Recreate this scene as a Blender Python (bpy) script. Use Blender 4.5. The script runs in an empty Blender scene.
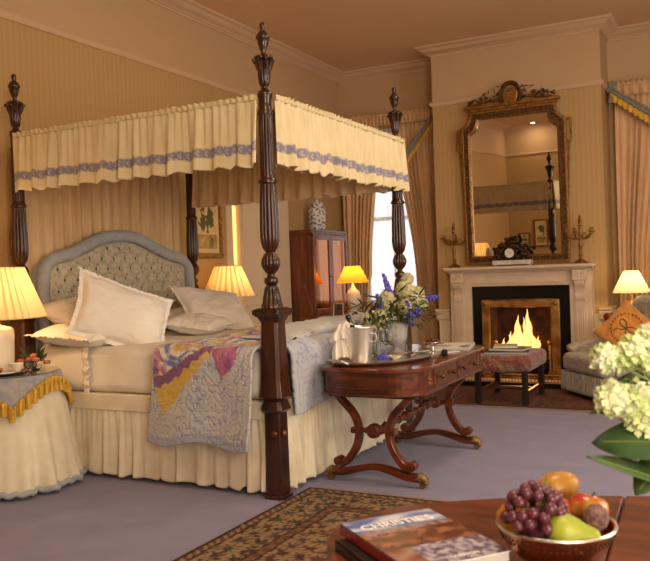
import bpy, math, random
from math import sin, cos, pi, sqrt, radians, atan2
from mathutils import Vector, Matrix, Euler, noise
random.seed(7)
SC = bpy.context.scene
COL = SC.collection

# ------------------------------------------------------------ helpers
def lin(h):
    if isinstance(h, str):
        h = h.lstrip('#'); c = [int(h[i:i+2], 16)/255 for i in (0, 2, 4)]
    else: c = h
    return tuple((x/12.92 if x <= .04045 else ((x+.055)/1.055)**2.4) for x in c) + (1,)

def nd(nt, t, **k):
    n = nt.nodes.new(t)
    for a, b in k.items(): setattr(n, a, b)
    return n

def pm(name, c1, rough=.6, metal=0., c2=None, ns=(20, 20, 20), nlo=.35, nhi=.65, bump=0., bscale=60, sheen=0, coat=0,
       trans=0, ior=1.45, attr=None, emit=None, sub=0, det=4, bstretch=(1, 1, 1), space='Object', rvar=0):
    m = bpy.data.materials.new(name); m.use_nodes = True
    nt = m.node_tree; b = nt.nodes['Principled BSDF']; L = nt.links.new
    b.inputs['Base Color'].default_value = lin(c1)
    b.inputs['Roughness'].default_value = rough
    b.inputs['Metallic'].default_value = metal
    b.inputs['IOR'].default_value = ior
    if sheen: b.inputs['Sheen Weight'].default_value = sheen
    if coat: b.inputs['Coat Weight'].default_value = coat; b.inputs['Coat Roughness'].default_value = .12
    if trans: b.inputs['Transmission Weight'].default_value = trans
    if sub: b.inputs['Subsurface Weight'].default_value = sub; b.inputs['Subsurface Scale'].default_value = .02
    tc = nd(nt, 'ShaderNodeTexCoord')
    src = tc.outputs[space]
    if c2 is not None:
        mp = nd(nt, 'ShaderNodeMapping'); mp.inputs['Scale'].default_value = ns
        L(src, mp.inputs[0])
        n = nd(nt, 'ShaderNodeTexNoise'); n.inputs['Scale'].default_value = 1; n.inputs['Detail'].default_value = det
        L(mp.outputs[0], n.inputs['Vector'])
        mr = nd(nt, 'ShaderNodeMapRange'); mr.inputs['From Min'].default_value = nlo; mr.inputs['From Max'].default_value = nhi
        L(n.outputs[0], mr.inputs[0])
        mx = nd(nt, 'ShaderNodeMix', data_type='RGBA')
        mx.inputs[6].default_value = lin(c1); mx.inputs[7].default_value = lin(c2)
        L(mr.outputs[0], mx.inputs[0]); L(mx.outputs[2], b.inputs['Base Color'])
    if attr:
        a = nd(nt, 'ShaderNodeAttribute', attribute_name=attr); L(a.outputs[0], b.inputs['Base Color'])
    if bump:
        mp2 = nd(nt, 'ShaderNodeMapping'); mp2.inputs['Scale'].default_value = [bscale*s for s in bstretch]
        L(src, mp2.inputs[0])
        n2 = nd(nt, 'ShaderNodeTexNoise'); n2.inputs['Scale'].default_value = 1; n2.inputs['Detail'].default_value = 3
        L(mp2.outputs[0], n2.inputs['Vector'])
        bp = nd(nt, 'ShaderNodeBump'); bp.inputs['Strength'].default_value = bump; bp.inputs['Distance'].default_value = .01
        L(n2.outputs[0], bp.inputs['Height']); L(bp.outputs[0], b.inputs['Normal'])
    if emit:
        b.inputs['Emission Color'].default_value = lin(emit[0]); b.inputs['Emission Strength'].default_value = emit[1]
    return m

def shade_mat(name, col, w=.5, stripes=None):
    """thin lampshade cloth: diffuse plus translucent"""
    m = bpy.data.materials.new(name); m.use_nodes = True
    nt = m.node_tree; nt.nodes.clear(); L = nt.links.new
    o = nd(nt, 'ShaderNodeOutputMaterial'); d = nd(nt, 'ShaderNodeBsdfDiffuse'); t = nd(nt, 'ShaderNodeBsdfTranslucent')
    mx = nd(nt, 'ShaderNodeMixShader'); mx.inputs[0].default_value = w
    d.inputs[0].default_value = lin(col); t.inputs[0].default_value = lin(col)
    L(d.outputs[0], mx.inputs[1]); L(t.outputs[0], mx.inputs[2]); L(mx.outputs[0], o.inputs[0])
    return m

class MB:
    def __init__(s): s.v = []; s.f = []; s.c = []
    def add(s, vs, fs, cs=None):
        o = len(s.v); s.v += [tuple(p) for p in vs]; s.f += [tuple(i+o for i in f) for f in fs]
        s.c += list(cs) if cs else [(1, 1, 1, 1)]*len(vs)
        return s
    def box(s, x0, x1, y0, y1, z0, z1):
        vs = [(x, y, z) for z in (z0, z1) for y in (y0, y1) for x in (x0, x1)]
        return s.add(vs, [(0, 2, 3, 1), (4, 5, 7, 6), (0, 1, 5, 4), (2, 6, 7, 3), (0, 4, 6, 2), (1, 3, 7, 5)])
    def cbox(s, c, size, M=None):
        c = Vector(c); h = Vector(size)/2
        vs = [Vector((x*h.x, y*h.y, z*h.z)) for z in (-1, 1) for y in (-1, 1) for x in (-1, 1)]
        vs = [(M @ v if M else v)+c for v in vs]
        return s.add(vs, [(0, 2, 3, 1), (4, 5, 7, 6), (0, 1, 5, 4), (2, 6, 7, 3), (0, 4, 6, 2), (1, 3, 7, 5)])
    def lathe(s, prof, c=(0, 0, 0), seg=32, rf=None, cap=True, sx=1, sy=1):
        vs = []; n = len(prof)
        for k, (r, z) in enumerate(prof):
            for i in range(seg):
                a = 2*pi*i/seg; rr = r*(rf(a, z, k) if rf else 1)
                vs.append((c[0]+rr*cos(a)*sx, c[1]+rr*sin(a)*sy, c[2]+z))
        fs = [(k*seg+i, k*seg+(i+1) % seg, (k+1)*seg+(i+1) % seg, (k+1)*seg+i) for k in range(n-1) for i in range(seg)]
        if cap:
            fs.append(tuple(range(seg))[::-1]); fs.append(tuple((n-1)*seg+i for i in range(seg)))
        return s.add(vs, fs)
    def grid(s, fn, nu, nv, col=None, cu=False):
        vs = [fn(i/(nu-1) if not cu else i/nu, j/(nv-1)) for j in range(nv) for i in range(nu)]
        cs = [col(i/(nu-1) if not cu else i/nu, j/(nv-1)) for j in range(nv) for i in range(nu)] if col else None
        m = nu if cu else nu-1
        fs = [(j*nu+i, j*nu+(i+1) % nu, (j+1)*nu+(i+1) % nu, (j+1)*nu+i) for j in range(nv-1) for i in range(m)]
        return s.add(vs, fs, cs)
    def tube(s, pts, r, seg=10, flat=1.0, up=(0, 0, 1), cap=True):
        pts = [Vector(p) for p in pts]; n = len(pts)
        rs = r if isinstance(r, (list, tuple)) else [r]*n
        vs = []; prev = Vector(up)
        for k, p in enumerate(pts):
            t = (pts[min(k+1, n-1)]-pts[max(k-1, 0)])
            if t.length < 1e-9: t = Vector((0, 0, 1))
            t.normalize(); x = prev-t*prev.dot(t)
            if x.length < 1e-4:
                x = Vector((1, 0, 0))-t*t.x
                if x.length < 1e-4: x = Vector((0, 1, 0))-t*t.y
            x.normalize(); prev = x; y = t.cross(x)
            for i in range(seg):
                a = 2*pi*i/seg
                vs.append(p+x*(cos(a)*rs[k])+y*(sin(a)*rs[k]*flat))
        fs = [(k*seg+i, k*seg+(i+1) % seg, (k+1)*seg+(i+1) % seg, (k+1)*seg+i) for k in range(n-1) for i in range(seg)]
        if cap: fs.append(tuple(range(seg))[::-1]); fs.append(tuple((n-1)*seg+i for i in range(seg)))
        return s.add(vs, fs)
    def prism(s, poly, a, b, axis='z'):
        def P(u, v, w): return {'z': (u, v, w), 'y': (u, w, v), 'x': (w, u, v)}[axis]
        n = len(poly); vs = [P(u, v, a) for u, v in poly]+[P(u, v, b) for u, v in poly]
        fs = [(i, (i+1) % n, n+(i+1) % n, n+i) for i in range(n)]+[tuple(range(n))[::-1], tuple(range(n, 2*n))]
        return s.add(vs, fs)
    def ell(s, c, r, seg=12, rings=8, M=None, wob=0):
        c = Vector(c); vs = []
        if not isinstance(r, (tuple, list)): r = (r, r, r)
        for j in range(rings+1):
            t = pi*j/rings
            for i in range(seg):
                a = 2*pi*i/seg; d = Vector((sin(t)*cos(a)*r[0], sin(t)*sin(a)*r[1], cos(t)*r[2]))
                if wob: d *= 1+wob*noise.noise((d+c)*60)
                if M: d = M @ d
                vs.append(c+d)
        fs = [(j*seg+i, (j+1)*seg+i, (j+1)*seg+(i+1) % seg, j*seg+(i+1) % seg) for j in range(rings) for i in range(seg)]
        return s.add(vs, fs)
    def xf(s, M):
        s.v = [tuple(M @ Vector(p)) for p in s.v]; return s
    def build(s, name, mat, parent=None, smooth=True, bev=0, sol=0, flat=False, off=None):
        me = bpy.data.meshes.new(name)
        o0 = Vector((0, 0, 0))
        if parent is not None:
            o0 = Vector(parent.get('_org', (0, 0, 0)))
        me.from_pydata([(p[0]-o0.x, p[1]-o0.y, p[2]-o0.z) for p in s.v], [], s.f)
        if any(c != (1, 1, 1, 1) for c in s.c[:2000]) or any(c != (1, 1, 1, 1) for c in s.c[-200:]):
            at = me.color_attributes.new('col', 'FLOAT_COLOR', 'POINT')
            at.data.foreach_set('color', [x for c in s.c for x in c])
        me.validate(); me.update()
        import bmesh
        bm = bmesh.new(); bm.from_mesh(me)
        bmesh.ops.remove_doubles(bm, verts=bm.verts, dist=1e-6) if not flat else None
        if not flat: bmesh.ops.recalc_face_normals(bm, faces=bm.faces)
        bm.to_mesh(me); bm.free()
        me.materials.append(mat)
        if smooth:
            me.polygons.foreach_set('use_smooth', [True]*len(me.polygons))
        o = bpy.data.objects.new(name, me); COL.objects.link(o)
        if parent is not None: o.parent = parent; o['_org'] = tuple(o0)
        if bev:
            b = o.modifiers.new('bevel', 'BEVEL'); b.width = bev; b.segments = 2; b.limit_method = 'ANGLE'; b.angle_limit = radians(40)
        if sol:
            b = o.modifiers.new('sol', 'SOLIDIFY'); b.thickness = sol; b.offset = 0
        if smooth:
            try: me.shade_smooth_by_angle = None
            except Exception: pass
            set_smooth_angle(me, 42)
        return o

def set_smooth_angle(me, deg):
    # mark edges sharper than the angle
    import bmesh
    bm = bmesh.new(); bm.from_mesh(me); lim = radians(deg)
    for e in bm.edges:
        if len(e.link_faces) == 2 and e.calc_face_angle(0) > lim: e.smooth = False
    bm.to_mesh(me); bm.free()

def thing(name, label, cat, loc=(0, 0, 0), group=None):
    o = bpy.data.objects.new(name, None); COL.objects.link(o); o.location = loc
    o.empty_display_size = .05
    o['label'] = label; o['category'] = cat; o['_org'] = tuple(loc)
    if group: o['group'] = group
    return o
def tag(o, label, cat, group=None):
    o['label'] = label; o['category'] = cat
    if group: o['group'] = group
    return o
def recenter(o):
    """put the origin of a one-mesh thing at its base"""
    me = o.data; n = len(me.vertices)
    xs = [v.co for v in me.vertices]
    c = Vector((sum(p.x for p in xs)/n, sum(p.y for p in xs)/n, min(p.z for p in xs)))
    for v in me.vertices: v.co -= c
    o.location = c; return o
def struct(name, mb, m, **k):
    o = mb.build(name, m, **k); o['kind'] = 'structure'; return o
def dup(root, loc, rot=None, label=None, scale=None):
    r = root.copy(); COL.objects.link(r); r.location = loc
    if rot is not None: r.rotation_euler = rot
    if scale is not None: r.scale = scale
    if label: r['label'] = label
    for ch in list(root.children):
        c = ch.copy(); COL.objects.link(c); c.parent = r
        for g in list(ch.children):
            d = g.copy(); COL.objects.link(d); d.parent = c
    return r
def rgba(h): return lin(h)
def mixc(a, b, t): return tuple(a[i]*(1-t)+b[i]*t for i in range(3))+(1,)
def nz(x, y, z=0.): return noise.noise(Vector((x, y, z)))
def bez(p0, p1, p2, p3, n=12):
    out = []
    for i in range(n+1):
        t = i/n; u = 1-t
        out.append(tuple(u**3*a+3*u*u*t*b+3*u*t*t*c+t**3*d for a, b, c, d in zip(p0, p1, p2, p3)))
    return out
def catmull(P, n=6):
    out = []; P = [tuple(p) for p in P]
    for k in range(len(P)-1):
        p0 = P[max(k-1, 0)]; p1 = P[k]; p2 = P[k+1]; p3 = P[min(k+2, len(P)-1)]
        for i in range(n):
            t = i/n
            out.append(tuple(.5*((2*b)+(-a+c)*t+(2*a-5*b+4*c-d)*t*t+(-a+3*b-3*c+d)*t**3) for a, b, c, d in zip(p0, p1, p2, p3)))
    out.append(P[-1]); return out

# ------------------------------------------------------------ materials
MAH = pm('mahogany', '#5a2210', .28, c2='#2c0e07', ns=(14, 14, 3), coat=.5, bump=.05, bscale=80, bstretch=(1, 1, .2))
MAHD = pm('dark_mahogany', '#46220f', .3, c2='#200d06', ns=(22, 22, 3), coat=.35)
MAHT = pm('table_mahogany', '#6f371c', .25, c2='#541f0e', ns=(30, 3, 30), coat=.6)
MAHR = pm('red_mahogany', '#6e3318', .3, c2='#3c190b', ns=(3, 25, 25), coat=.35)
MAHC = pm('cabinet_mahogany', '#7e3f1e', .3, c2='#54260f', ns=(20, 20, 2), coat=.4)
CREAM = pm('cream_cloth', '#e6dcc4', .85, c2='#dacdb0', ns=(8, 8, 8), sheen=.2, bump=.1, bscale=350)
VAL = pm('valance_cloth', '#d9c9a2', .85, attr='col', sheen=.15, bump=.12, bscale=260)
DRAPE = pm('drape_cloth', '#dcb78c', .85, c2='#d0a97c', ns=(12, 12, 3), sheen=.2)
LINING = pm('canopy_lining', '#dcbe92', .88, c2='#cfae7e', ns=(14, 14, 3))
WHITE = pm('white_linen', '#f0e9dd', .85, c2='#e8dece', ns=(5, 5, 5), sheen=.15, bump=.25, bscale=22)
SHEET = pm('sheet_linen', '#efe8da', .85, c2='#e6dccb', ns=(6, 6, 6), bump=.12, bscale=14)
BLUEC = pm('blue_grey_cloth', '#a9acae', .85, c2='#9c9fa3', ns=(16, 16, 16), sheen=.1, bump=.1, bscale=120)
HEADF = pm('tufted_damask', '#c2b598', .7, c2='#a09d8e', ns=(45, 45, 45), nlo=.5, nhi=.62)
BTN = pm('button_cloth', '#3b3a36', .7)
QUILT = pm('quilt_cloth', '#aaaaaa', .88, attr='col', sheen=.2, bump=.35, bscale=70)
CARPET = pm('carpet_pile', '#837e9a', .95, c2='#7a7694', ns=(5, 5, 5), sheen=.12, bump=.25, bscale=500)
CEIL = pm('ceiling_paint', '#d9b48c', .9, c2='#d4ae86', ns=(1.2, 1.2, 1.2))
CORN = pm('cornice_paint', '#cdac8b', .7)
TRIMP = pm('cream_paint', '#d8c3a4', .55)
MARB = pm('painted_marble', '#d3bda6', .4, c2='#c6ae95', ns=(7, 7, 7))
SLATE = pm('black_slate', '#100e0a', .22)
BRASS = pm('brass', '#d3a668', .42, metal=1, c2='#9c6f35', ns=(9, 9, 9))
OLDGILT = pm('antique_gilt', '#6e4a24', .5, metal=.6, c2='#3a2411', ns=(45, 45, 45), bump=.6, bscale=120)
GILT = pm('bright_gilt', '#a97c42', .42, metal=.75, c2='#745028', ns=(40, 40, 40))
BRONZE = pm('dark_bronze', '#4a3722', .35, metal=.8, bump=.5, bscale=200)
SILVER = pm('silver', '#e2deda', .33, metal=1, c2='#c2bdb4', ns=(14, 14, 14))
MIRR = pm('mirror_glass', '#ded8cc', .0, metal=1)
IRON = pm('black_iron', '#15110e', .5, metal=.5)
SOOT = pm('sooty_brick', '#553021', .9, c2='#251510', ns=(9, 9, 9), bump=.5, bscale=30)
LOG = pm('charred_log', '#3a2314', .9, c2='#120b07', ns=(20, 20, 20), bump=.8, bscale=40)
GLASS = pm('clear_glass', '#ffffff', .02, trans=1, ior=1.3)
CRYST = pm('cut_crystal', '#e8e4dc', .12, trans=.6, ior=1.4, bump=.6, bscale=70)
CERW = pm('cream_ceramic', '#eadfca', .25, coat=.4)
PIC = pm('picture_paper', '#cdb07c', .8, attr='col')
PAPER = pm('newsprint', '#c8c2b8', .8, attr='col')
PURP = pm('purple_petal', '#7a6fd8', .6, c2='#5548b0', ns=(60, 60, 60))
CREAMP = pm('cream_petal', '#ddd3a8', .6, c2='#bdb684', ns=(50, 50, 50), sub=.15)
PALEG = pm('pale_green_petal', '#eeeccb', .55, c2='#cbd68a', ns=(26, 26, 26), sub=.2)
LEAF = pm('leaf_green', '#4f6b3a', .45, c2='#33502c', ns=(30, 30, 30))
LEAFD = pm('dark_leaf', '#2c3a1e', .55, c2='#4a5428', ns=(30, 30, 30))
STEM = pm('plant_stem', '#6f7a3c', .6)
GOLDF = pm('gold_tassel', '#e6bc4c', .75, c2='#c0902f', ns=(90, 90, 30), bump=.4, bscale=300)
CHINTZ = pm('chintz', '#a99a84', .85, attr='col', sheen=.2)
SH1 = shade_mat('pleated_shade', '#f0dfb2', .5)
SH2 = shade_mat('yellow_shade', '#f0bf4e', .5)
SH3 = shade_mat('cream_shade', '#f5e9bd', .5)

def wall_material(name):
    m = bpy.data.materials.new(name); m.use_nodes = True
    nt = m.node_tree; b = nt.nodes['Principled BSDF']; L = nt.links.new
    g = nd(nt, 'ShaderNodeNewGeometry'); s = nd(nt, 'ShaderNodeSeparateXYZ'); L(g.outputs['Position'], s.inputs[0])
    def M(op, a, b2=None, v=None):
        n = nd(nt, 'ShaderNodeMath', operation=op)
        if hasattr(a, 'links'): L(a, n.inputs[0])
        else: n.inputs[0].default_value = a
        if b2 is not None:
            if hasattr(b2, 'links'): L(b2, n.inputs[1])
            else: n.inputs[1].default_value = b2
        return n.outputs[0]
    u = M('ADD', s.outputs[0], s.outputs[1])
    st = M('FRACT', M('MULTIPLY', u, 21.0))
    thin = M('GREATER_THAN', M('SINE', M('MULTIPLY', st, 2*pi*2)), .55)
    wide = M('GREATER_THAN', st, .55)
    f = M('ADD', M('MULTIPLY', thin, .35), M('MULTIPLY', wide, .35))
    mx = nd(nt, 'ShaderNodeMix', data_type='RGBA'); mx.inputs[6].default_value = lin('#b3905c'); mx.inputs[7].default_value = lin('#bd9e6c')
    L(f, mx.inputs[0])
    up = M('GREATER_THAN', s.outputs[2], 2.85)
    lo = M('LESS_THAN', s.outputs[2], .66)
    m2 = nd(nt, 'ShaderNodeMix', data_type='RGBA'); L(mx.outputs[2], m2.inputs[6]); m2.inputs[7].default_value = lin('#c2a27c'); L(up, m2.inputs[0])
    m3 = nd(nt, 'ShaderNodeMix', data_type='RGBA'); L(m2.outputs[2], m3.inputs[6]); m3.inputs[7].default_value = lin('#d8c3a4'); L(lo, m3.inputs[0])
    L(m3.outputs[2], b.inputs['Base Color']); b.inputs['Roughness'].default_value = .75
    return m
WALL = wall_material('striped_wallpaper')

# ------------------------------------------------------------ room shell
XL, XR, YF, YB, YC, ZC = -4.1, 2.4, -.3, 8.37, 7.9, 3.441
T = .12
struct('floor', MB().box(XL-T, XR+T, YF-T, YB+T, -.1, 0), CARPET, smooth=False)
struct('ceiling', MB().box(XL-T, XR+T, YF-T, YB+T, ZC, ZC+.1), CEIL, smooth=False)
# left wall with a doorway
DY0, DY1, DZ = 6.02, 6.84, 2.02
struct('wall_left', MB().box(XL-T, XL, YF-T, DY0, 0, ZC).box(XL-T, XL, DY1, YB+T, 0, ZC).box(XL-T, XL, DY0, DY1, DZ, ZC), WALL, smooth=False)
# back wall with two windows
W1 = (-3.86, -3.1, .75, 2.72); W2 = (-.62, .5, .75, 2.72)
def wall_with(y0, y1, xs, holes):
    mb = MB(); x = xs[0]
    for (a, b, z0, z1) in holes:
        mb.box(x, a, y0, y1, 0, ZC); mb.box(a, b, y0, y1, 0, z0); mb.box(a, b, y0, y1, z1, ZC); x = b
    return mb.box(x, xs[1], y0, y1, 0, ZC)
struct('wall_back', wall_with(YB, YB+T, (XL, XR), (W1, W2)), WALL, smooth=False)
# chimney breast, hollow at the firebox
FX0, FX1, FZ = -2.24, -1.6, .74
struct('wall_chimney', MB().box(-2.79, FX0, YC, YB, 0, ZC).box(FX1, -1.11, YC, YB, 0, ZC).box(FX0, FX1, YC, YB, FZ, ZC), WALL, smooth=False)
# right wall with a tall window
W3 = (2.6, 4.6, .7, 2.75)
mb = MB(); mb.box(XR, XR+T, YF-T, W3[0], 0, ZC).box(XR, XR+T, W3[1], YB+T, 0, ZC).box(XR, XR+T, W3[0], W3[1], 0, W3[2]).box(XR, XR+T, W3[0], W3[1], W3[3], ZC)
struct('wall_right', mb, WALL, smooth=False)
struct('wall_front', MB().box(XL, .5, YF-T, YF, 0, ZC).box(2.2, XR, YF-T, YF, 0, ZC).box(.5, 2.2, YF-T, YF, 0, .7).box(.5, 2.2, YF-T, YF, 2.6, ZC), WALL, smooth=False)
f4 = MB()
for xx in (.5, 1.325, 2.15): f4.box(xx, xx+.05, YF-.08, YF-.02, .7, 2.6)
for zz in (.7, 1.62, 2.55): f4.box(.55, 2.15, YF-.075, YF-.025, zz, zz+.05)
struct('added_fill_window', f4, TRIMP, smooth=False)  # unseen window added behind the camera to hold the frontal fill light

PATH = [(XL, YF), (XL, YB), (-2.79, YB), (-2.79, YC), (-1.11, YC), (-1.11, YB), (XR, YB), (XR, YF)]
def sweep(path, prof, closed):
    n = len(path); mb = MB(); rings = []
    for i, p in enumerate(path):
        def nrm(a, b):
            d = Vector((b[0]-a[0], b[1]-a[1])); d.normalize(); return Vector((d.y, -d.x))
        if closed or 0 < i < n-1:
            n1 = nrm(path[i-1], p); n2 = nrm(p, path[(i+1) % n])
            q = n1+n2; q = q/(q.dot(n1)) if abs(q.dot(n1)) > 1e-6 else n1
        elif i == 0: q = nrm(p, path[1])
        else: q = nrm(path[-2], p)
        rings.append([(p[0]+q.x*o, p[1]+q.y*o, z) for o, z in prof])
    m = len(prof); vs = [v for r in rings for v in r]; fs = []
    for i in range(n if closed else n-1):
        for k in range(m):
            fs.append((i*m+k, ((i+1) % n)*m+k, ((i+1) % n)*m+(k+1) % m, i*m+(k+1) % m))
    if not closed: fs += [tuple(range(m)), tuple((n-1)*m+k for k in range(m))[::-1]]
    mb.add(vs, fs); return mb
cp = [(0, 3.36), (.012, 3.36), (.015, 3.385), (.03, 3.39), (.035, 3.405), (.06, 3.42), (.085, 3.45), (.1, 3.475), (.105, 3.48), (.12, 3.485), (.13, 3.505), (.135, 3.52), (0, 3.52)]
cp = [(o, 3.345+(z-3.36)*.6) for o, z in cp]
struct('trim_1', sweep(PATH, cp, True), CORN)
struct('trim_2', sweep(PATH, [(0, 2.83), (.012, 2.83), (.022, 2.845), (.03, 2.86), (.022, 2.875), (0, 2.88)], True), CORN)
dp = [(0, .6), (.01, .6), (.012, .61), (.022, .615), (.022, .65), (.03, .66), (.03, .68), (.02, .69), (.035, .7), (.035, .715), (0, .715)]
struct('trim_3', sweep([(-2.79, YB), (-2.79, YC), (-2.665, YC)], dp, False), TRIMP)
struct('trim_4', sweep([(-1.185, YC), (-1.11, YC), (-1.11, YB)], dp, False), TRIMP)
bp_ = [(0, 0), (.02, 0), (.02, .13), (.012, .15), (0, .16)]
struct('baseboard_back', sweep([(-2.79, YB), (-2.79, YC), (-2.665, YC)], bp_, False), TRIMP)
struct('baseboard_chimney', sweep([(-1.185, YC), (-1.11, YC), (-1.11, YB), (XR, YB)], bp_, False), TRIMP)
struct('baseboard_left', sweep([(XL, YF), (XL, DY0-.1)], bp_, False), TRIMP)

# door in left wall, standing ajar, a lit room behind it
fr = struct('trim_5', MB().box(XL, XL+.03, DY0-.09, DY0, 0, DZ+.09).box(XL, XL+.03, DY1, DY1+.2, 0, DZ+.09).box(XL, XL+.03, DY0, DY1, DZ, DZ+.09), TRIMP, bev=.006)
dm = MB().cbox((.38, 0, DZ/2), (.76, .04, DZ-.02))
for zc, h in ((.5, .7), (1.42, .9)):
    for xc in (.21, .57):
        for (a, b, c, d) in ((-.13, .13, h/2, h/2+.02), (-.13, .13, -h/2-.02, -h/2), (-.15, -.13, -h/2-.02, h/2+.02), (.13, .15, -h/2-.02, h/2+.02)):
            dm.box(xc+a, xc+b, .018, .030, zc+c, zc+d)
door = struct('door_1', dm, TRIMP, bev=.004, smooth=False)
door.location = (XL+.022, DY1-.003, .005); door.rotation_euler = (0, 0, radians(-90+1.8))
kn = MB().lathe([(.006, 0), (.006, .02), (.02, .03), (.024, .04), (.018, .052), (0.002, .056)], seg=16)
kn.xf(Matrix.Translation((.73, .02, 1.0)) @ Matrix.Rotation(-pi/2, 4, 'X')); k_ = kn.build('handle', BRASS, door); k_.parent = door
struct('wall_passage', MB().box(-5.0, -4.95, 5.2, 7.6, 0, 2.4).box(-4.95, XL-T, 5.15, 5.2, 0, 2.4).box(-4.95, XL-T, 7.6, 7.65, 0, 2.4), TRIMP, smooth=False)
struct('floor_passage', MB().box(-5.0, XL-T, 5.2, 7.6, -.1, 0), CARPET, smooth=False)
struct('ceiling_passage', MB().box(-5.0, XL-T, 5.2, 7.6, 2.4, 2.45), CEIL, smooth=False)

def window(name, x0, x1, z0, z1, y, glass_y):
    f = MB(); w = .05
    f.box(x0, x0+w, y, y+.07, z0, z1).box(x1-w, x1, y, y+.07, z0, z1).box(x0+w, x1-w, y, y+.07, z0, z0+w).box(x0+w, x1-w, y, y+.07, z1-w, z1)
    zm = (z0+z1)/2; f.box(x0+w, x1-w, y+.01, y+.06, zm-.02, zm+.02)
    xm = (x0+x1)/2; f.box(xm-.012, xm+.012, y+.02, y+.05, z0+w, zm-.02).box(xm-.012, xm+.012, y+.02, y+.05, zm+.02, z1-w)
    o = struct(name, f, TRIMP, bev=.004, smooth=False)
    p = MB().box(x0+w, x1-w, y+.03, y+.036, z0+w, z1-w).build('pane', GLASS, o, smooth=False)
    return o
window('window_1', W1[0], W1[1], W1[2], W1[3], YB+.02, 0)
window('window_2', W2[0], W2[1], W2[2], W2[3], YB+.02, 0)
f = MB(); a, b, z0, z1 = W3
for y in (a, (a+b)/2-.025, b-.05): f.box(XR+.02, XR+.09, y, y+.05, z0, z1)
for z in (z0, (z0+z1)/2, z1-.05): f.box(XR+.025, XR+.085, a+.05, b-.05, z, z+.05)
w3 = struct('window_3', f, TRIMP, smooth=False)

# ------------------------------------------------------------ window drapery
def foldwave(seed, k):
    rs = [random.Random(seed*31+i) for i in range(3)]
    ph = [r.random()*6.28 for r in rs]
    def w(s):
        q = s*k*2*pi+ph[0]+1.1*sin(s*9+ph[1])+.6*sin(s*23+ph[2])
        return sin(q+.45*sin(q))*(.75+.35*sin(s*13+ph[1]))
    return w
def drape(name, x0t, x1t, x0m, x1m, x0b, x1b, y, zt, zm, zb, folds, seed, label, mat=DRAPE):
    w = foldwave(seed, folds)
    def fn(u, v):
        z = zt+(zb-zt)*v
        if z > zm: t = (zt-z)/(zt-zm); t = t*t*(3-2*t); a = x0t+(x0m-x0t)*t; b = x1t+(x1m-x1t)*t
        else: t = (zm-z)/(zm-zb); t = t**.5; a = x0m+(x0b-x0m)*t; b = x1m+(x1b-x1m)*t
        amp = .035*min(1, .35+2*v)
        return (a+(b-a)*u, y+w(u)*amp, z)
    o = MB().grid(fn, 150, 40).build(name, mat, sol=.004)
    return recenter(tag(o, label, 'curtain'))
drape('curtain', -4.07, -3.58, -4.05, -3.72, -4.06, -3.8, YB-.1, 2.84, 1.1, .02, 8, 1, 'peach curtain hanging left of the far window, behind the tall cabinet')
drape('curtain', -3.4, -2.86, -3.17, -2.9, -3.15, -2.88, YB-.1, 2.84, 1.0, .02, 9, 2, 'peach curtain pulled back between the far window and the chimney breast')
drape('curtain', -1.04, -.4, -1.04, -.66, -1.04, -.7, YB-.1, 2.84, 1.0, .02, 9, 3, 'peach curtain hanging right of the chimney breast, behind the armchair')
drape('curtain', .3, .8, .5, .8, .45, .8, YB-.1, 2.84, 1.0, .02, 8, 5, 'peach curtain on the far side of the window right of the chimney breast')
def sheer(x0, x1, label, seed):
    m = bpy.data.materials.get('sheer_net')
    if not m:
        m = bpy.data.materials.new('sheer_net'); m.use_nodes = True; nt = m.node_tree; nt.nodes.clear(); L = nt.links.new
        o = nd(nt, 'ShaderNodeOutputMaterial'); d = nd(nt, 'ShaderNodeBsdfDiffuse'); t = nd(nt, 'ShaderNodeBsdfTranslucent'); tr = nd(nt, 'ShaderNodeBsdfTransparent')
        a = nd(nt, 'ShaderNodeMixShader'); b = nd(nt, 'ShaderNodeMixShader'); a.inputs[0].default_value = .65; b.inputs[0].default_value = .3
        for q in (d, t): q.inputs[0].default_value = lin('#f1efe6')
        L(d.outputs[0], a.inputs[1]); L(t.outputs[0], a.inputs[2]); L(a.outputs[0], b.inputs[1]); L(tr.outputs[0], b.inputs[2]); L(b.outputs[0], o.inputs[0])
    w = foldwave(seed, 12)
    o = MB().grid(lambda u, v: (x0+(x1-x0)*u, YB-.025+w(u)*.012, 2.75-1.98*v), 120, 8).build('net_curtain', m)
    return recenter(tag(o, label, 'net curtain'))
sheer(-3.84, -3.12, 'white net curtain across the far left window', 11)
sheer(-.6, .48, 'white net curtain across the window right of the fireplace', 12)

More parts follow.
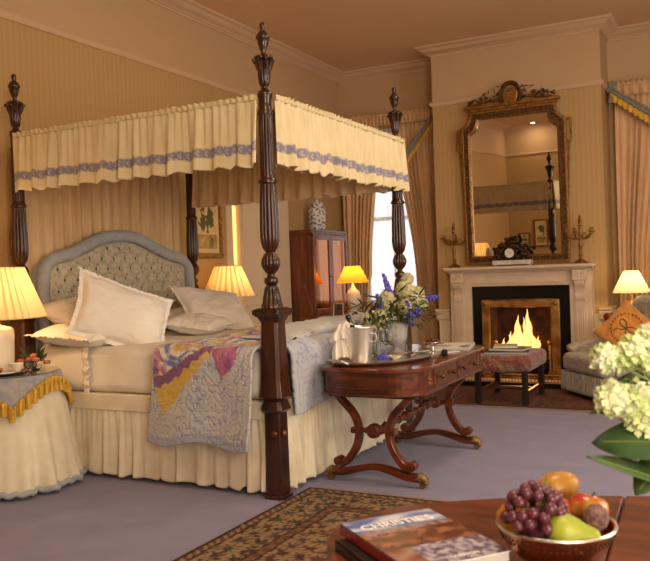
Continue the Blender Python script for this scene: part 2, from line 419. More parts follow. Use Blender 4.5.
SWAGM = pm('swag_cloth', '#8a8578', .7, c2='#77746c', ns=(30, 30, 30), sheen=.3)
PELM = pm('pelmet_cloth', '#d0aa80', .85, c2='#c49d72', ns=(30, 30, 5))
def pelmet(x0, x1, label, ffl, seed):
    t = thing('pelmet', label, 'pelmet', ((x0+x1)/2, YB-.12, 2.4))
    w = foldwave(seed, 26); w2 = foldwave(seed+1, 40)
    MB().grid(lambda u, v: (x0+(x1-x0)*u, YB-.17+w(u)*.018*(.4+v), 2.86-.10*v), 300, 8).build('heading', PELM, t, sol=.004)
    MB().grid(lambda u, v: (x0+(x1-x0)*u, YB-.175+w2(u)*.02*v, 2.855+.045*v+.012*v*w2(u+.3)), 300, 5).build('frill', PELM, t, sol=.003)
    L_ = x1-x0
    def cur(u, d):   # swag hanging between the two top corners
        x = x0+.01+(L_-.02)*u
        sag = 1-(2*u-1)**2
        return Vector((x, YB-.215-.03*sag, 2.86-d-.62*(1-abs(2*u-1)**1.15)))
    def fn(u, v):
        p = cur(u, 0); dz = .11*(.55+.45*sin(pi*u))
        f_ = sin(v*pi*3.0)
        return (p.x, p.y-.03*sin(pi*v)-.012*f_, p.z-dz*v)
    MB().grid(fn, 60, 18).build('swag', SWAGM, t, sol=.004)
    def fr_(u, v):
        p = cur(u, 0); dz = .11*(.55+.45*sin(pi*u))
        return (p.x, p.y-.012+.006*sin(u*260), p.z-dz-.075*v+.006*sin(u*260))
    MB().grid(fr_, 420, 4).build('fringe', GOLDF, t, sol=.003)
    for xe in (x0+.02, x1-.02):
        r = MB()
        for k in range(6):
            a = k*pi/3; r.ell((xe+.03*cos(a), YB-.22, 2.85+.03*sin(a)), (.028, .025, .028), 10, 6)
        r.ell((xe, YB-.25, 2.85), (.018, .015, .018), 8, 6)
        r.build('rosette', SWAGM, t)
        q = MB().tube([(xe, YB-.235, 2.83), (xe-.005, YB-.24, 2.76)], .004, 6)
        q.lathe([(.004, 0), (.016, -.02), (.02, -.08)], (xe-.005, YB-.24, 2.77), 10); q.build('tassel', SWAGM, t)
    return t
pelmet(-4.0, -2.83, 'gathered peach pelmet with grey swag over the window left of the fireplace', 0, 21)
pelmet(-1.075, .85, 'gathered peach pelmet with grey swag over the window right of the fireplace', 0, 31)

# ------------------------------------------------------------ four poster bed
BXH, BXF, BY0, BY1 = -3.93, -2.125, 3.475, 5.22
bed = thing('four_poster_bed', 'carved mahogany four poster bed with cream valance and buttoned headboard', 'bed', (-3.03, 4.35, 0))
def post(x, y, kind='foot'):
    N = 18
    def seg(prof, nm=None, flute=0, dep=.0, z0=0, z1=0):
        def rf(a, z, k):
            if not flute or not (z0 < z < z1): return 1
            return 1-dep*abs(sin(flute*a/2))**.6
        return MB().lathe(prof, (x, y, 0), 96 if flute else 28, rf if flute else None)
    m = MB()
    # square foot and block
    def sq(h, z0, z1, h2=None, ch=.25):
        h2 = h2 or h; P = []
        for z, hh in ((z0, h), (z1, h2)):
            c = hh*ch
            P += [(x+a, y+b, z) for a, b in ((hh, c-hh), (hh, hh-c), (hh-c, hh), (c-hh, hh), (-hh, hh-c), (-hh, c-hh), (c-hh, -hh), (hh-c, -hh))]
        m.add(P, [(i, (i+1) % 8, 8+(i+1) % 8, 8+i) for i in range(8)]+[tuple(range(8))[::-1], tuple(range(8, 16))])
    sq(.06, 0.0, .02, .06); sq(.047, .02, .44, .044, .12); sq(.05, .44, .455, .064); sq(.064, .455, .475, .06); sq(.06, .475, .5, .05)
    sq(.05, .5, .52, .068); sq(.068, .52, .60, .06); sq(.06, .60, .90, .05); sq(.05, .90, .93, .066); sq(.066, .93, .945, .08, .1); sq(.08, .945, .965, .08, .1); sq(.08, .965, .975, .06, .1)
    base = m
    body = MB()
    def add(prof, flute=0, dep=0, z0=0, z1=0, sg=28):
        rf = (lambda a, z, k: 1 if not (z0 < z < z1) else 1-dep*(1-abs(cos(flute*a/2))**.5)) if flute else None
        body.lathe(prof, (x, y, 0), sg if not flute else flute*8, rf)
    add([(.055, .975), (.056, .99), (.05, 1.0), (.046, 1.03), (.036, 1.075), (.026, 1.09)], 10, .16, .98, 1.08)
    add([(.02, 1.088), (.034, 1.098), (.038, 1.112), (.034, 1.126), (.02, 1.134), (.017, 1.15)])
    add([(.02, 1.148), (.036, 1.165), (.048, 1.19), (.05, 1.205), (.046, 1.225), (.032, 1.25), (.022, 1.26)], 12, .14, 1.15, 1.258)
    pr_ = [(.02, 1.255), (.028, 1.265), (.041, 1.285), (.0485, 1.32), (.05, 1.36), (.048, 1.43), (.045, 1.52), (.0415, 1.60), (.039, 1.61)]
    add(pr_, 12, .17, 1.262, 1.608)
    add([(.034, 1.605), (.048, 1.612), (.05, 1.62), (.045, 1.63), (.038, 1.64), (.037, 1.655)])
    add([(.038, 1.65), (.0375, 1.7), (.036, 1.85), (.034, 1.96), (.034, 1.965)], 12, .17, 1.655, 1.963)
    add([(.038, 1.96), (.038, 1.975), (.033, 1.985), (.033, 2.04), (.037, 2.05), (.0385, 2.06), (.0385, 2.07), (.034, 2.08), (.022, 2.088), (.018, 2.1), (.018, 2.11)])
    add([(.018, 2.105), (.028, 2.12), (.033, 2.16), (.034, 2.2), (.036, 2.235), (.05, 2.245), (.052, 2.25), (.045, 2.26), (.02, 2.265), (.013, 2.275)], 8, .12, 2.11, 2.258)
    add([(.013, 2.27), (.012, 2.285), (.02, 2.3), (.028, 2.325), (.031, 2.345), (.036, 2.35), (.037, 2.362), (.03, 2.372), (.022, 2.385), (.013, 2.392), (.012, 2.4), (.016, 2.41), (.015, 2.425), (.006, 2.435), (.002, 2.436)])
    o = body.build('post', MAHD, bed)
    fb = base.build('post_foot', MAHD, o, smooth=False, bev=.003)
    # carved leaf collar
    lf = MB()
    for k in range(8):
        a = k*pi/4
        lf.tube([(x+.03*cos(a), y+.03*sin(a), 2.19), (x+.044*cos(a), y+.044*sin(a), 2.235), (x+.058*cos(a), y+.058*sin(a), 2.243), (x+.06*cos(a), y+.06*sin(a), 2.232)], [.008, .011, .008, .004], 6)
    lf.build('carved_collar', MAHD, o)
    return o
p_front = post(BXF, BY0)
post(BXF, BY1); post(BXH, BY0); post(BXH, BY1)
bm_ = MB()
for zz, yy in ((.34, BXF-.0),):
    for dx, dy in ((-.028, -.06), (.06, -.03)):
        bm_.lathe([(.004, -.012), (.017, -.008), (.017, 0), (.008, .006)], seg=14)
bolt = MB()
for (px, py, ax) in ((BXF+.02, BY0-.052, 0), (BXF+.052, BY0-.015, 1)):
    c = MB().lathe([(.016, 0), (.016, .006), (.009, .012), (.002, .014)], seg=14)
    c.xf(Matrix.Translation((px, py, .335)) @ (Matrix.Rotation(pi/2, 4, 'X') if ax == 0 else Matrix.Rotation(pi/2, 4, 'Y')))
    bolt.add(c.v, c.f)
bolt.build('bolt_cover', MAHR, p_front)
# rails and tester
MB().box(BXH, BXF, BY0+.04, BY0+.07, .34, .46).build('side_rail', MAHD, bed, smooth=False)
MB().box(BXH, BXF, BY1-.015, BY1+.015, .34, .46).build('side_rail', MAHD, bed, smooth=False)
MB().box(BXF-.07, BXF-.04, BY0, BY1, .34, .46).build('foot_rail', MAHD, bed, smooth=False)
MB().box(BXH, BXF, BY0, BY1, .44, .485).build('bed_base', CREAM, bed, smooth=False)
MB().box(BXH, BXF, BY0, BY1, 2.0, 2.03).build('tester', LINING, bed, smooth=False)

C_V1 = rgba('#dccda4'); C_V2 = rgba('#cfbd92'); C_B = rgba('#817b8c'); C_B2 = rgba('#b3a89c')
def valance(name, pts, zt, zb, seed, folds_per_m, parent=bed, amp=.021, mat=VAL, band=True, frill=True):
    """gathered cloth along a polyline; the cloth's outward side is to the right of the travel direction"""
    segs = []; tot = 0
    for a, b in zip(pts[:-1], pts[1:]):
        l = (Vector(b)-Vector(a)).length; segs.append((tot, l, Vector(a), Vector(b))); tot += l
    w = foldwave(seed, folds_per_m); w2 = foldwave(seed+5, folds_per_m*2.7)
    def at(s):
        for (t0, l, a, b) in segs:
            if s <= t0+l+1e-6:
                q = a.lerp(b, (s-t0)/l); d = (b-a).normalized(); return q, Vector((d.y, -d.x))
        q = segs[-1][3]; d = (segs[-1][3]-segs[-1][2]).normalized(); return q, Vector((d.y, -d.x))
    def fn(u, v):
        s = u*tot; q, n = at(s)
        off = w2(s)*.006*(1-v)+w(s)*amp*(.15+1.15*v)+.012*v
        z = zt+(zb-zt)*v+w(s+.13)*.010*v
        return (q.x+n.x*off, q.y+n.y*off, z)
    def col(u, v):
        s = u*tot
        if band and .655+.012*w(s+.1) < v < .80+.012*w(s+.1):
            k = (v-.655)/.145
            mtf = abs(sin(s*70+3*sin(k*pi)))+.5*nz(s*60, k*4)
            return C_B if mtf > .35 else C_B2
        return mixc(C_V1, C_V2, .5+.5*nz(s*20, v*3))
    nu = int(tot*170)
    g = MB().grid(fn, nu, 34, col)
    if frill:
        def f2(u, v):
            s = u*tot; q, n = at(s); off = w2(s*1.3+.2)*.009*v+.006*sin(s*160)*v+.003
            return (q.x+n.x*off, q.y+n.y*off, zt+.028*v+.005*v*w2(s+.7))
        g.grid(f2, nu, 5, lambda u, v: C_V2)
    return g.build(name, mat, parent, sol=.003)
valance('valance', [(-3.915, BY0-.038), (-2.15, BY0-.038)], 2.035, 1.705, 3, 7.5)
valance('valance', [(BXF+.045, BY0+.03), (BXF+.045, BY1+.05)], 2.04, 1.70, 4, 8)
valance('valance', [(BXF-.04, BY1-.005), (BXH+.05, BY1-.005)], 2.035, 1.705, 5, 8)
valance('valance', [(BXF+.03, BY1+.03), (BXH+.05, BY1+.03)][::-1], 2.035, 1.705, 55, 8)
valance('inner_valance', [(BXH+.06, BY1-.05), (BXF-.05, BY1-.05)], 2.0, 1.70, 6, 8, mat=LINING, band=False, frill=False)
valance('inner_valance', [(BXF-.05, BY0+.05), (BXF-.05, BY1-.06)], 2.0, 1.72, 7, 7, mat=LINING, band=False, frill=False)
w = foldwave(40, 17)
MB().grid(lambda u, v: (BXH-.075+w(u)*.02, BY0+.05+(BY1-BY0-.1)*u, 2.0-1.5*v), 260, 4).build('back_curtain', LINING, bed, sol=.003)
# skirt
def skirt(name, pts, seed):
    valance(name, pts, .405, .025, seed, 9, mat=CREAM, band=False, frill=False, amp=.02)
skirt('bed_skirt', [(-3.88, BY0-.01), (BXF-.055, BY0-.01)], 60)
skirt('bed_skirt', [(BXF+.012, BY0+.06), (BXF+.012, BY1-.06)], 61)
MB().box(-3.88, BXF-.055, BY0-.022, BY0-.004, .395, .487).box(BXF+.004, BXF+.02, BY0+.06, BY1-.06, .395, .487).build('skirt_band', CREAM, bed, smooth=False, bev=.004)
# headboard
HB = [(3.64, .5), (3.612, .95), (3.612, 1.18), (3.64, 1.275), (3.74, 1.335), (3.87, 1.362), (4.017, 1.41), (4.15, 1.462), (4.276, 1.483), (4.40, 1.49), (4.52, 1.482), (4.66, 1.44), (4.80, 1.39), (4.95, 1.352), (5.08, 1.325), (5.17, 1.262), (5.19, 1.18), (5.19, .95), (5.16, .5)]
hbp = catmull(HB, 5)
HXF = -3.90
hb = MB().tube([(HXF-.03, y+(.03 if y < 4.4 else -.03)*(1 if abs(y-4.4) > .5 else 0), z-.032) for y, z in hbp], .042, 14, up=(1, 0, 0)).build('headboard', BLUEC, bed)
MB().prism([(y, z-.03) for y, z in hbp], HXF-.10, HXF-.045, 'x').build('headboard_back', BLUEC, hb, smooth=False)
def topz(y):
    best = 0
    for (a, b) in zip(hbp[:-1], hbp[1:]):
        if min(a[0], b[0]) <= y <= max(a[0], b[0]) and abs(a[0]-b[0]) > 1e-6:
            t = (y-a[0])/(b[0]-a[0]); best = max(best, a[1]+(b[1]-a[1])*t)
    return best
PY0, PY1 = 3.70, 5.10
DX_, DZ_ = .058, .072
def tuft(y, z):
    # diamond tufting: distance to the nearest button of a staggered grid
    a = y/DX_; b = z/DZ_; best = 9
    for i in (math.floor(a), math.floor(a)+1):
        for j in (math.floor(b), math.floor(b)+1):
            if (i+j) % 2 == 0:
                pass
    d = 9; p = (a+b)/2; q = (a-b)/2
    fp = p-round(p); fq = q-round(q)
    r = sqrt(fp*fp+fq*fq)
    crease = min(abs(fp), abs(fq))
    s_ = min(1, r/.5); h = .030*s_*s_*(3-2*s_)-.007*max(0, 1-crease/.08)
    return h
def hfn(u, v):
    y = PY0+(PY1-PY0)*u; zt = topz(y)-.085; 
    e = min((y-PY0)/.05, (PY1-y)/.05, 1); zt -= .03*(1-max(e, 0))**2
    z = .62+(zt-.62)*v
    edge = min(1, (y-PY0)/.04, (PY1-y)/.04, (zt-z)/.04+.2)
    return (HXF-.03+tuft(y, z)*max(0, edge), y, z)
MB().grid(hfn, 340, 200).build('tufted_panel', HEADF, hb)
bt = None
for i in range(-60, 160):
    for j in range(-60, 160):
        ca = i+j; cb_ = i-j; y = ca*DX_; z = cb_*DZ_
        if PY0+.03 < y < PY1-.03 and .86 < z < topz(y)-.11:
            if bt is None:
                bt = MB().ell((0, 0, 0), (.008, .013, .013), 10, 6).build('upholstery_button', BTN); o_ = bt
            else: o_ = bt.copy(); COL.objects.link(o_)
            o_.parent = hb; hq = Vector(hb['_org']); o_.location = (HXF-.034-hq.x, y-hq.y, z-hq.z)

# mattress
def rbox(x0, x1, y0, y1, z0, z1, r, n=24, wob=0, sd=0):
    """box with rounded edges and soft surface"""
    mb = MB(); c = Vector(((x0+x1)/2, (y0+y1)/2, (z0+z1)/2)); h = Vector(((x1-x0)/2, (y1-y0)/2, (z1-z0)/2))
    for ax in range(3):
        for sg in (-1, 1):
            def fn(u, v, ax=ax, sg=sg):
                p = [0, 0, 0]; p[ax] = sg; p[(ax+1) % 3] = 2*u-1; p[(ax+2) % 3] = (2*v-1)*sg
                q = Vector([p[i]*h[i] for i in range(3)])
                inner = Vector([max(-h[i]+r, min(h[i]-r, q[i])) for i in range(3)])
                d = q-inner
                if d.length > 1e-9: q = inner+d.normalized()*r
                if wob: q += Vector((nz(q.x*5+sd, q.y*5, q.z*5), nz(q.x*5, q.y*5+sd+9, q.z*5), nz(q.x*5, q.y*5, q.z*5+4+sd)))*wob
                return tuple(c+q)
            mb.grid(fn, n, n)
    return mb
o = rbox(BXH+.075, BXF-.055, BY0-.0, BY1-.03, .485, .755, .06, 40, .008).build('mattress', SHEET)
recenter(tag(o, 'deep mattress under a smooth white sheet on the four poster bed', 'mattress'))

# pillows
def pillow(w, h, th, seed, flange=.0, crush=.0):
    mb = MB(); n = 44
    def fn(u, v, sg):
        a = 2*u-1; b = 2*v-1
        k = (1-abs(a)**2.4)*(1-abs(b)**2.4)
        pin = 1-.09*(1-abs(b)**1.5)*abs(a)**2; pin2 = 1-.09*(1-abs(a)**1.5)*abs(b)**2
        z = th*.5*max(k, 0)**.42
        wr = .010*nz(a*3+seed, b*3, seed)+.006*nz(a*8+seed, b*7, 3)
        fl = 0
        zz = sg*z+wr*(1 if k > .02 else .3)+crush*(a*a-b*b*.4)*.5
        return (a*w/2*pin, b*h/2*pin2, zz)
    mb.grid(lambda u, v: fn(u, v, 1), n, n); mb.grid(lambda u, v: fn(u, v, -1), n, n)
    if flange:
        for k in range(4):
            def fl(u, v, k=k):
                a = 2*u-1; e = 1+v*flange*2/w
                fr_ = .0035*v*sin(u*90+k)+.003*v*sin(u*31)
                pin = 1-.09*(1-abs(a)**1.5)
                P = [(a*w/2*e, h/2*(pin if 1 else 1)+flange*v), (a*w/2*e, -h/2*pin-flange*v), (w/2*pin+flange*v, a*h/2*e), (-w/2*pin-flange*v, a*h/2*e)][k]
                return (P[0], P[1], fr_+crush*.1)
            mb.grid(fl, 90, 4)
    return mb
def place_pillow(w, h, th, seed, loc, rot, label, flange=0, crush=0, mat=WHITE):
    t = pillow(w, h, th, seed, flange, crush).build('pillow', mat, sol=0)
    t.location = loc; t.rotation_euler = [radians(a) for a in rot]
    tag(t, label, 'pillow', 'white pillows heaped at the head of the bed')
    return t
def axes(o, L_, U_):
    L_ = Vector(L_).normalized(); U_ = Vector(U_); U_ = (U_-L_*U_.dot(L_)).normalized()
    o.rotation_euler = Matrix((U_, L_, U_.cross(L_))).transposed().to_euler()
PIL = []
PIL.append(place_pillow(.46, .66, .17, 1, (-3.55, 3.72, .825), (2, 4, 4), 'low flat white pillow lit yellow by the near bedside lamp', .03))
PIL.append(place_pillow(.44, .66, .17, 2, (-3.68, 3.84, .925), (2, 20, -3), 'cream pillow behind the largest pillow, against the headboard near the lamp', .03))
PIL.append(place_pillow(.38, .58, .19, 3, (-3.32, 3.69, .925), (0, 52, 8), 'largest white pillow with a frilled border, leaning in front of the others', .03, .0)); axes(PIL[-1], (.42, .84, -.36), (-.34, .02, .93))
PIL.append(place_pillow(.46, .62, .16, 4, (-3.60, 4.80, .835), (0, 4, -2), 'flat white pillow lying under the others, further from the camera', .02))
PIL.append(place_pillow(.40, .58, .17, 5, (-3.43, 4.80, .90), (0, 26, -6), 'plump white pillow propped on the far pillow next to the tall bedpost', .02)); axes(PIL[-1], (.3, .93, -.13), (-.62, .2, .62))
PIL.append(place_pillow(.36, .4, .13, 6, (-3.3, 4.42, .82), (3, 8, 12), 'small crumpled white pillow between the two pillow heaps', .02, .02))

# turned down sheet with lace edge at the pillows
def sh_fn(u, v):
    x = -3.49+.0+.02*sin(v*14)*0+u*.03
    return (x, 0, 0)
lace = MB()
def lf_(u, v):
    s = v*.62
    if s < .34: y = BY0+.36-s; z = .768
    else: y = BY0-.008-.004*sin(v*50); z = .755-(s-.34)*.95
    y = max(y, BY0-.012)
    return (-3.44+.05*u+.005*sin(v*70)*u+.008*nz(v*9, u*3)*u, y-.006*u-.004*u*sin(v*90), z+.002*sin(v*60)*u)
lace.grid(lf_, 6, 120)
o = lace.build('sheet_frill', WHITE, sol=.003); recenter(tag(o, 'white lace frill of the turned-down sheet on the near side of the bed', 'sheet'))

# quilt
QT = .775; QY = BY0-.045; QX0 = -2.81; QX1 = BXF-.055
def inpoly(x, y, P):
    c = False; n = len(P)
    for i in range(n):
        x1, y1 = P[i]; x2, y2 = P[(i+1) % n]
        if (y1 > y) != (y2 > y) and x < (x2-x1)*(y-y1)/(y2-y1)+x1: c = not c
    return c
Q_Y = rgba('#c9a63a'); Q_P = rgba('#87527e'); Q_K = rgba('#bb6f8e'); Q_W = rgba('#d8cfbc'); Q_B = rgba('#6b78a8'); Q_G = rgba('#8c9a7a')
Q_1 = rgba('#b2b4ba'); Q_2 = rgba('#858ba6'); Q_3 = rgba('#c2bdb2'); Q_N = rgba('#6a6470')
def qcol(x, t):
    wx = .012*nz(x*14, t*14, 1); x2 = x+wx; t2 = t+.012*nz(x*14, t*14, 7)
    zig = .022*abs(((x2*16) % 1)*2-1)
    # line from (-2.80,-.235) to (-2.44,-.06)
    l = -.235+(x2+2.80)*(.175/.36)
    if inpoly(x2, t2, [(-2.44, -.055), (-2.28, .0), (-2.27, -.07), (-2.355, -.20)]):
        return mixc(Q_K, Q_P, .5+.8*nz(x*30, t*12))
    if inpoly(x2, t2, [(-2.72, -.385), (-2.79, -.25), (-2.80, -.20), (-2.43, -.03), (-2.44, -.10)]):
        if t2 > l-.01-zig: return mixc(Q_P, Q_N, .25+.25*nz(x*40, t*40))
        return mixc(Q_Y, Q_3, .12+.2*nz(x*20, t*20))
    if -2.83 < x2 < -2.22 and l-.01 < t2 < .40 and t2 > l and (x2 > -2.80+.1*max(0, t2)):
        a = atan2(t2+.10, x2+2.46); r = sqrt((t2+.1)**2*.6+(x2+2.46)**2)
        k = int((a+.18*sin(r*24))*7) % 6; n_ = nz(x*26, t*26, 3)
        base = (Q_Y, Q_W, Q_B, Q_W, Q_K, Q_Y)[k]
        if r > .30 and int((r*14+k) % 3) == 0: base = (Q_W, Q_Y, Q_P)[k % 3]
        return mixc(base, Q_W if n_ > 0 else Q_B, min(.55, abs(n_)*1.3))
    if -2.84 < x2 < -2.3 and .40 <= t2 < .80:
        n_ = noise.cell(Vector((x2*16, t2*12, 2)))
        return (Q_N, Q_B, Q_P, Q_W, Q_Y)[int(n_*5) % 5]
    n = nz(x*30, t*30, 5)+.3*nz(x*60, t*60, 8)
    if abs(n) < .06: return mixc(Q_2, Q_1, .15)
    if t < -.50: return mixc(Q_2, Q_1, .6)
    if n > .25: return mixc(Q_1, Q_3, .8)
    return mixc(Q_1, Q_3, .35+.4*nz(x*9, t*9))
def puff(x, t):
    n = nz(x*30, t*30, 5)
    bump_ = .06*max(0, 1-abs(x+2.45)/.3)*max(0, 1-abs(t-.42)/.3) if t > 0 else 0
    return .004*min(1, abs(n)/.18)+.006*nz(x*7, t*7, 2)+bump_*(1+.3*nz(x*16, t*16))
R_ = .07
def drop(s, y_in, y_out_sign, edge):
    """profile across the mattress edge: s<0 lies on top, s>0 hangs down; returns (offset beyond edge, z, nx, nz)"""
    if s < 0: return (s, QT, 0, 1)
    if s < R_*pi/2: a = s/R_; return (R_*sin(a), QT-R_*(1-cos(a)), sin(a), cos(a))
    return (R_, QT-R_-(s-R_*pi/2), 1, 0)
q = MB()
LD = .545
def q1(u, v):
    x = QX0+(QX1-QX0)*u
    s = -1.68+(1.68+LD+.02*sin(u*9))*v
    o_, z, ny, nz_ = drop(s, 0, 0, 0)
    h = puff(x, -s)
    side = max(0, -o_-1.6)
    flare = .02*sin(x*14)*max(0, s-.1)/LD+.03*max(0, s)/LD
    e = 1 if .012 < u < .988 else .5
    return (x+(.012*sin(s*7) if s > 0 else 0)-.05*max(0, s)*(1 if u < .5 else .3), QY+.055-R_+.0-o_-ny*h-flare, z+nz_*h*e)
q.grid(q1, 190, 400, lambda u, v: qcol(QX0+(QX1-QX0)*u, 1.68-(1.68+LD)*v-.0))
def q2(u, v):
    y = BY0+.085+(BY1-BY0-.17)*u
    L2 = .385+.025*sin(u*7+1)
    s = -.30+(.30+L2)*v
    o_, z, nx, nz_ = drop(s, 0, 0, 0); h = puff(y, s)
    return (QX1+.03+o_+nx*h+.02*max(0, s)/L2*sin(y*11), y, z+nz_*h+.004)
q.grid(q2, 220, 110, lambda u, v: (lambda n: mixc(Q_1, Q_2, .15 if abs(n) > .06 else .8))(nz(u*36, v*16, 5)))
o = q.build('quilt', QUILT, sol=.014); recenter(tag(o, 'blue-grey quilted bedspread with colourful patchwork fan draped over the bed side', 'quilt'))
# folded layer of the quilt across the foot of the bed
q = MB()
def q3(u, v):
    y = BY0+.14+(BY1-BY0-.2)*u; a = v*2*pi
    x = QX1-.05+.0; w_ = .16; hh = .034
    c = cos(a); s_ = sin(a)
    sx = abs(c)**.35*(1 if c > 0 else -1); sz = abs(s_)**.6*(1 if s_ > 0 else -1)
    return (QX1-.12+w_*sx+.012*sin(y*9), y, QT+.008+hh*min(1, .25+u*2.2)*(1+sz)+.012*nz(y*8, v*4)+.006*nz(y*22, v*18))
q.grid(q3, 200, 40, lambda u, v: mixc(Q_1, Q_3, .5+.6*nz(u*30, v*14)))
o = q.build('folded_coverlet', QUILT); recenter(tag(o, 'grey coverlet folded in a flat roll across the foot of the bed', 'coverlet'))

# ------------------------------------------------------------ bedside tables and lamps
def round_table(cx, cy, r, h, rh, label, cl1, over, ymax, seed, name='bedside_table'):
    t = thing(name, label, 'bedside table', (cx, cy, 0))
    MB().lathe([(r-.02, h-.03), (r-.01, h-.03), (r-.01, h-.012), (r-.02, h-.012)], (cx, cy, 0), 48).build('table_top', MAHD, t)
    w = foldwave(seed, 1)
    ph = [random.random()*6 for _ in range(4)]
    def rad(a, v):
        f_ = sin(a*13+ph[0]+1.2*sin(a*2+ph[1]))*.6+.4*sin(a*22+ph[2])
        return r+(rh-r)*min(1, v*1.05)**.8+.038*f_*v**1.3
    def fn(u, v):
        a = 2*pi*u
        if v < .12: k = v/.12; rr = r*k if k < 1 else r; return (cx+rr*cos(a), cy+rr*sin(a), h-.004)
        vv = (v-.12)/.88; rr = rad(a, vv)
        y = cy+rr*sin(a); x = cx+rr*cos(a)
        y = min(y, ymax)
        x = max(x, XL+.015)
        z = h-.004-(h-.03)*vv
        return (x, y, z)
    MB().grid(fn, 220, 30, cu=True).build('tablecloth', cl1, t, sol=.003)
    return t, rad
TX, TY, TR, TH = -3.73, 3.13, .30, .632
bt1, rad = round_table(TX, TY, TR, TH, .405, 'round bedside table in a long cream cloth with gold tasselled topper', CREAM, None, BY0-.02, 70)
hem = MB()
pts = []
for k in range(221):
    a = 2*pi*k/220; rr = rad(a, 1)+.004; pts.append((max(XL+.02, TX+rr*cos(a)), min(BY0-.02, TY+rr*sin(a)), .035+.006*sin(a*40)))
hem.tube(pts, .016, 8, cap=False).build('hem_ruffle', BLUEC, bt1)
TOPC = pm('topper_cloth', '#8c8e99', .85, c2='#a8a294', ns=(25, 25, 25), sheen=.3)
def tlen(a): # scalloped square topper: points hang lowest
    return .025+.135*(1-abs(sin(2*(a+.57)))**.9)
def tp(u, v):
    a = 2*pi*u
    if v < .3: k = v/.3*(TR+.008); return (TX+k*cos(a), TY+k*sin(a), TH+.004)
    vv = (v-.3)/.7; L_ = tlen(a)*vv; rr = TR+.020+L_*.26
    return (TX+rr*cos(a), min(BY0-.03, TY+rr*sin(a)), TH+.004-L_)
MB().grid(tp, 200, 14, cu=True).build('topper', TOPC, bt1, sol=.003)
fg = MB()
def fgf(u, v):
    a = 2*pi*u; L_ = tlen(a); rr = TR+.030+L_*.28+.006*sin(a*90)
    return (TX+rr*cos(a), min(BY0-.04, TY+rr*sin(a)), TH+.014-L_-.07*v)
fg.grid(fgf, 720, 5, cu=True)
for k in range(54):
    a = 2*pi*k/54; L_ = tlen(a); rr = TR+.04+L_*.28
    p = (TX+rr*cos(a), min(BY0-.045, TY+rr*sin(a)), TH-.035-L_)
    fg.lathe([(.004, .04), (.012, .026), (.008, .014), (.016, -.024), (.014, -.03)], p, 8)
fg.build('tassel_fringe', GOLDF, bt1, sol=0)
GLT = pm('glass_table_top', '#6b7074', .05, coat=.6)
bt1_top = MB().lathe([(TR+.012, .006), (TR+.014, .009), (TR+.012, .012)], (TX, TY, TH), 64).build('glass_top', GLT, bt1)

def lamp_light(name, loc, e, col=(1, .62, .28), r=.035):
    d = bpy.data.lights.new(name, 'POINT'); d.energy = e; d.color = col; d.shadow_soft_size = r
    o = bpy.data.objects.new(name, d); COL.objects.link(o); o.location = loc; return o
def pleat_shade(cx, cy, z0, z1, r0, r1, n, mat, parent, dep=.03):
    m = MB()
    def fn(u, v):
        a = 2*pi*u; r = r0+(r1-r0)*v
        r *= 1+dep*(2*abs(((u*n) % 1)*2-1)-1)
        return (cx+r*cos(a), cy+r*sin(a), z0+(z1-z0)*v)
    m.grid(fn, n*8, 4, cu=True)
    o = m.build('lamp_shade', mat, parent)
    q_ = MB()   # the doubled cloth inside each pleat
    for k in range(n):
        def f2(u, v, k=k):
            a = 2*pi*(k+.5*u)/n; r = (r0+(r1-r0)*v)*(.985+dep*(2*abs(((.5*u) % 1)*2-1)-1)); return (cx+r*cos(a), cy+r*sin(a), z0+(z1-z0)*v)
        q_.grid(f2, 4, 3)
    q_.build('pleat_lining', mat, o)
    for z, r in ((z0, r0), (z1, r1)):
        pts = [(cx+r*(1+dep)*cos(a*pi/24), cy+r*(1+dep)*sin(a*pi/24), z) for a in range(49)]
        MB().tube(pts, .003, 6, cap=False).build('shade_trim', mat, o)
    return o
# near bedside lamp
LX, LY = -3.77, 3.12; LZ = TH+.014
l1 = thing('table_lamp', 'cream ceramic lamp with a pleated shade on the near bedside table', 'lamp', (LX, LY, LZ))
MB().lathe([(.09, 0), (.1, .005), (.108, .03), (.112, .2), (.11, .235), (.095, .25), (.045, .262), (.038, .27), (.036, .31), (.02, .315), (.012, .33)], (LX, LY, LZ), 40).build('lamp_base', CERW, l1)
pleat_shade(LX, LY, 0.95, 1.235, .285, .175, 40, SH1, l1)
lamp_light('lamp_light', (LX, LY, 1.1), 6.5)
# far bedside table and lamp
b2x, b2y = -3.80, 5.55
YCL = pm('yellow_cloth', '#d8b56a', .85)
bt2, _ = round_table(b2x, b2y, .26, .66, .3, 'small round bedside table under a cream cloth on the far side of the bed', CREAM, None, 9, 71)
bt2.children[0]
l2 = thing('table_lamp', 'white lamp with a pleated cream shade behind the bed, beside the door', 'lamp', (b2x-.02, b2y, .66))
MB().lathe([(.05, 0), (.05, .01), (.06, .03), (.062, .17), (.05, .19), (.02, .2), (.012, .22), (.01, .25)], (b2x-.02, b2y, .66), 28).build('lamp_base', CERW, l2)
pleat_shade(b2x-.02, b2y, 0.97, 1.225, .215, .11, 22, SH1, l2, .04)
lamp_light('lamp_light', (b2x-.02, b2y, 1.1), 3.4)

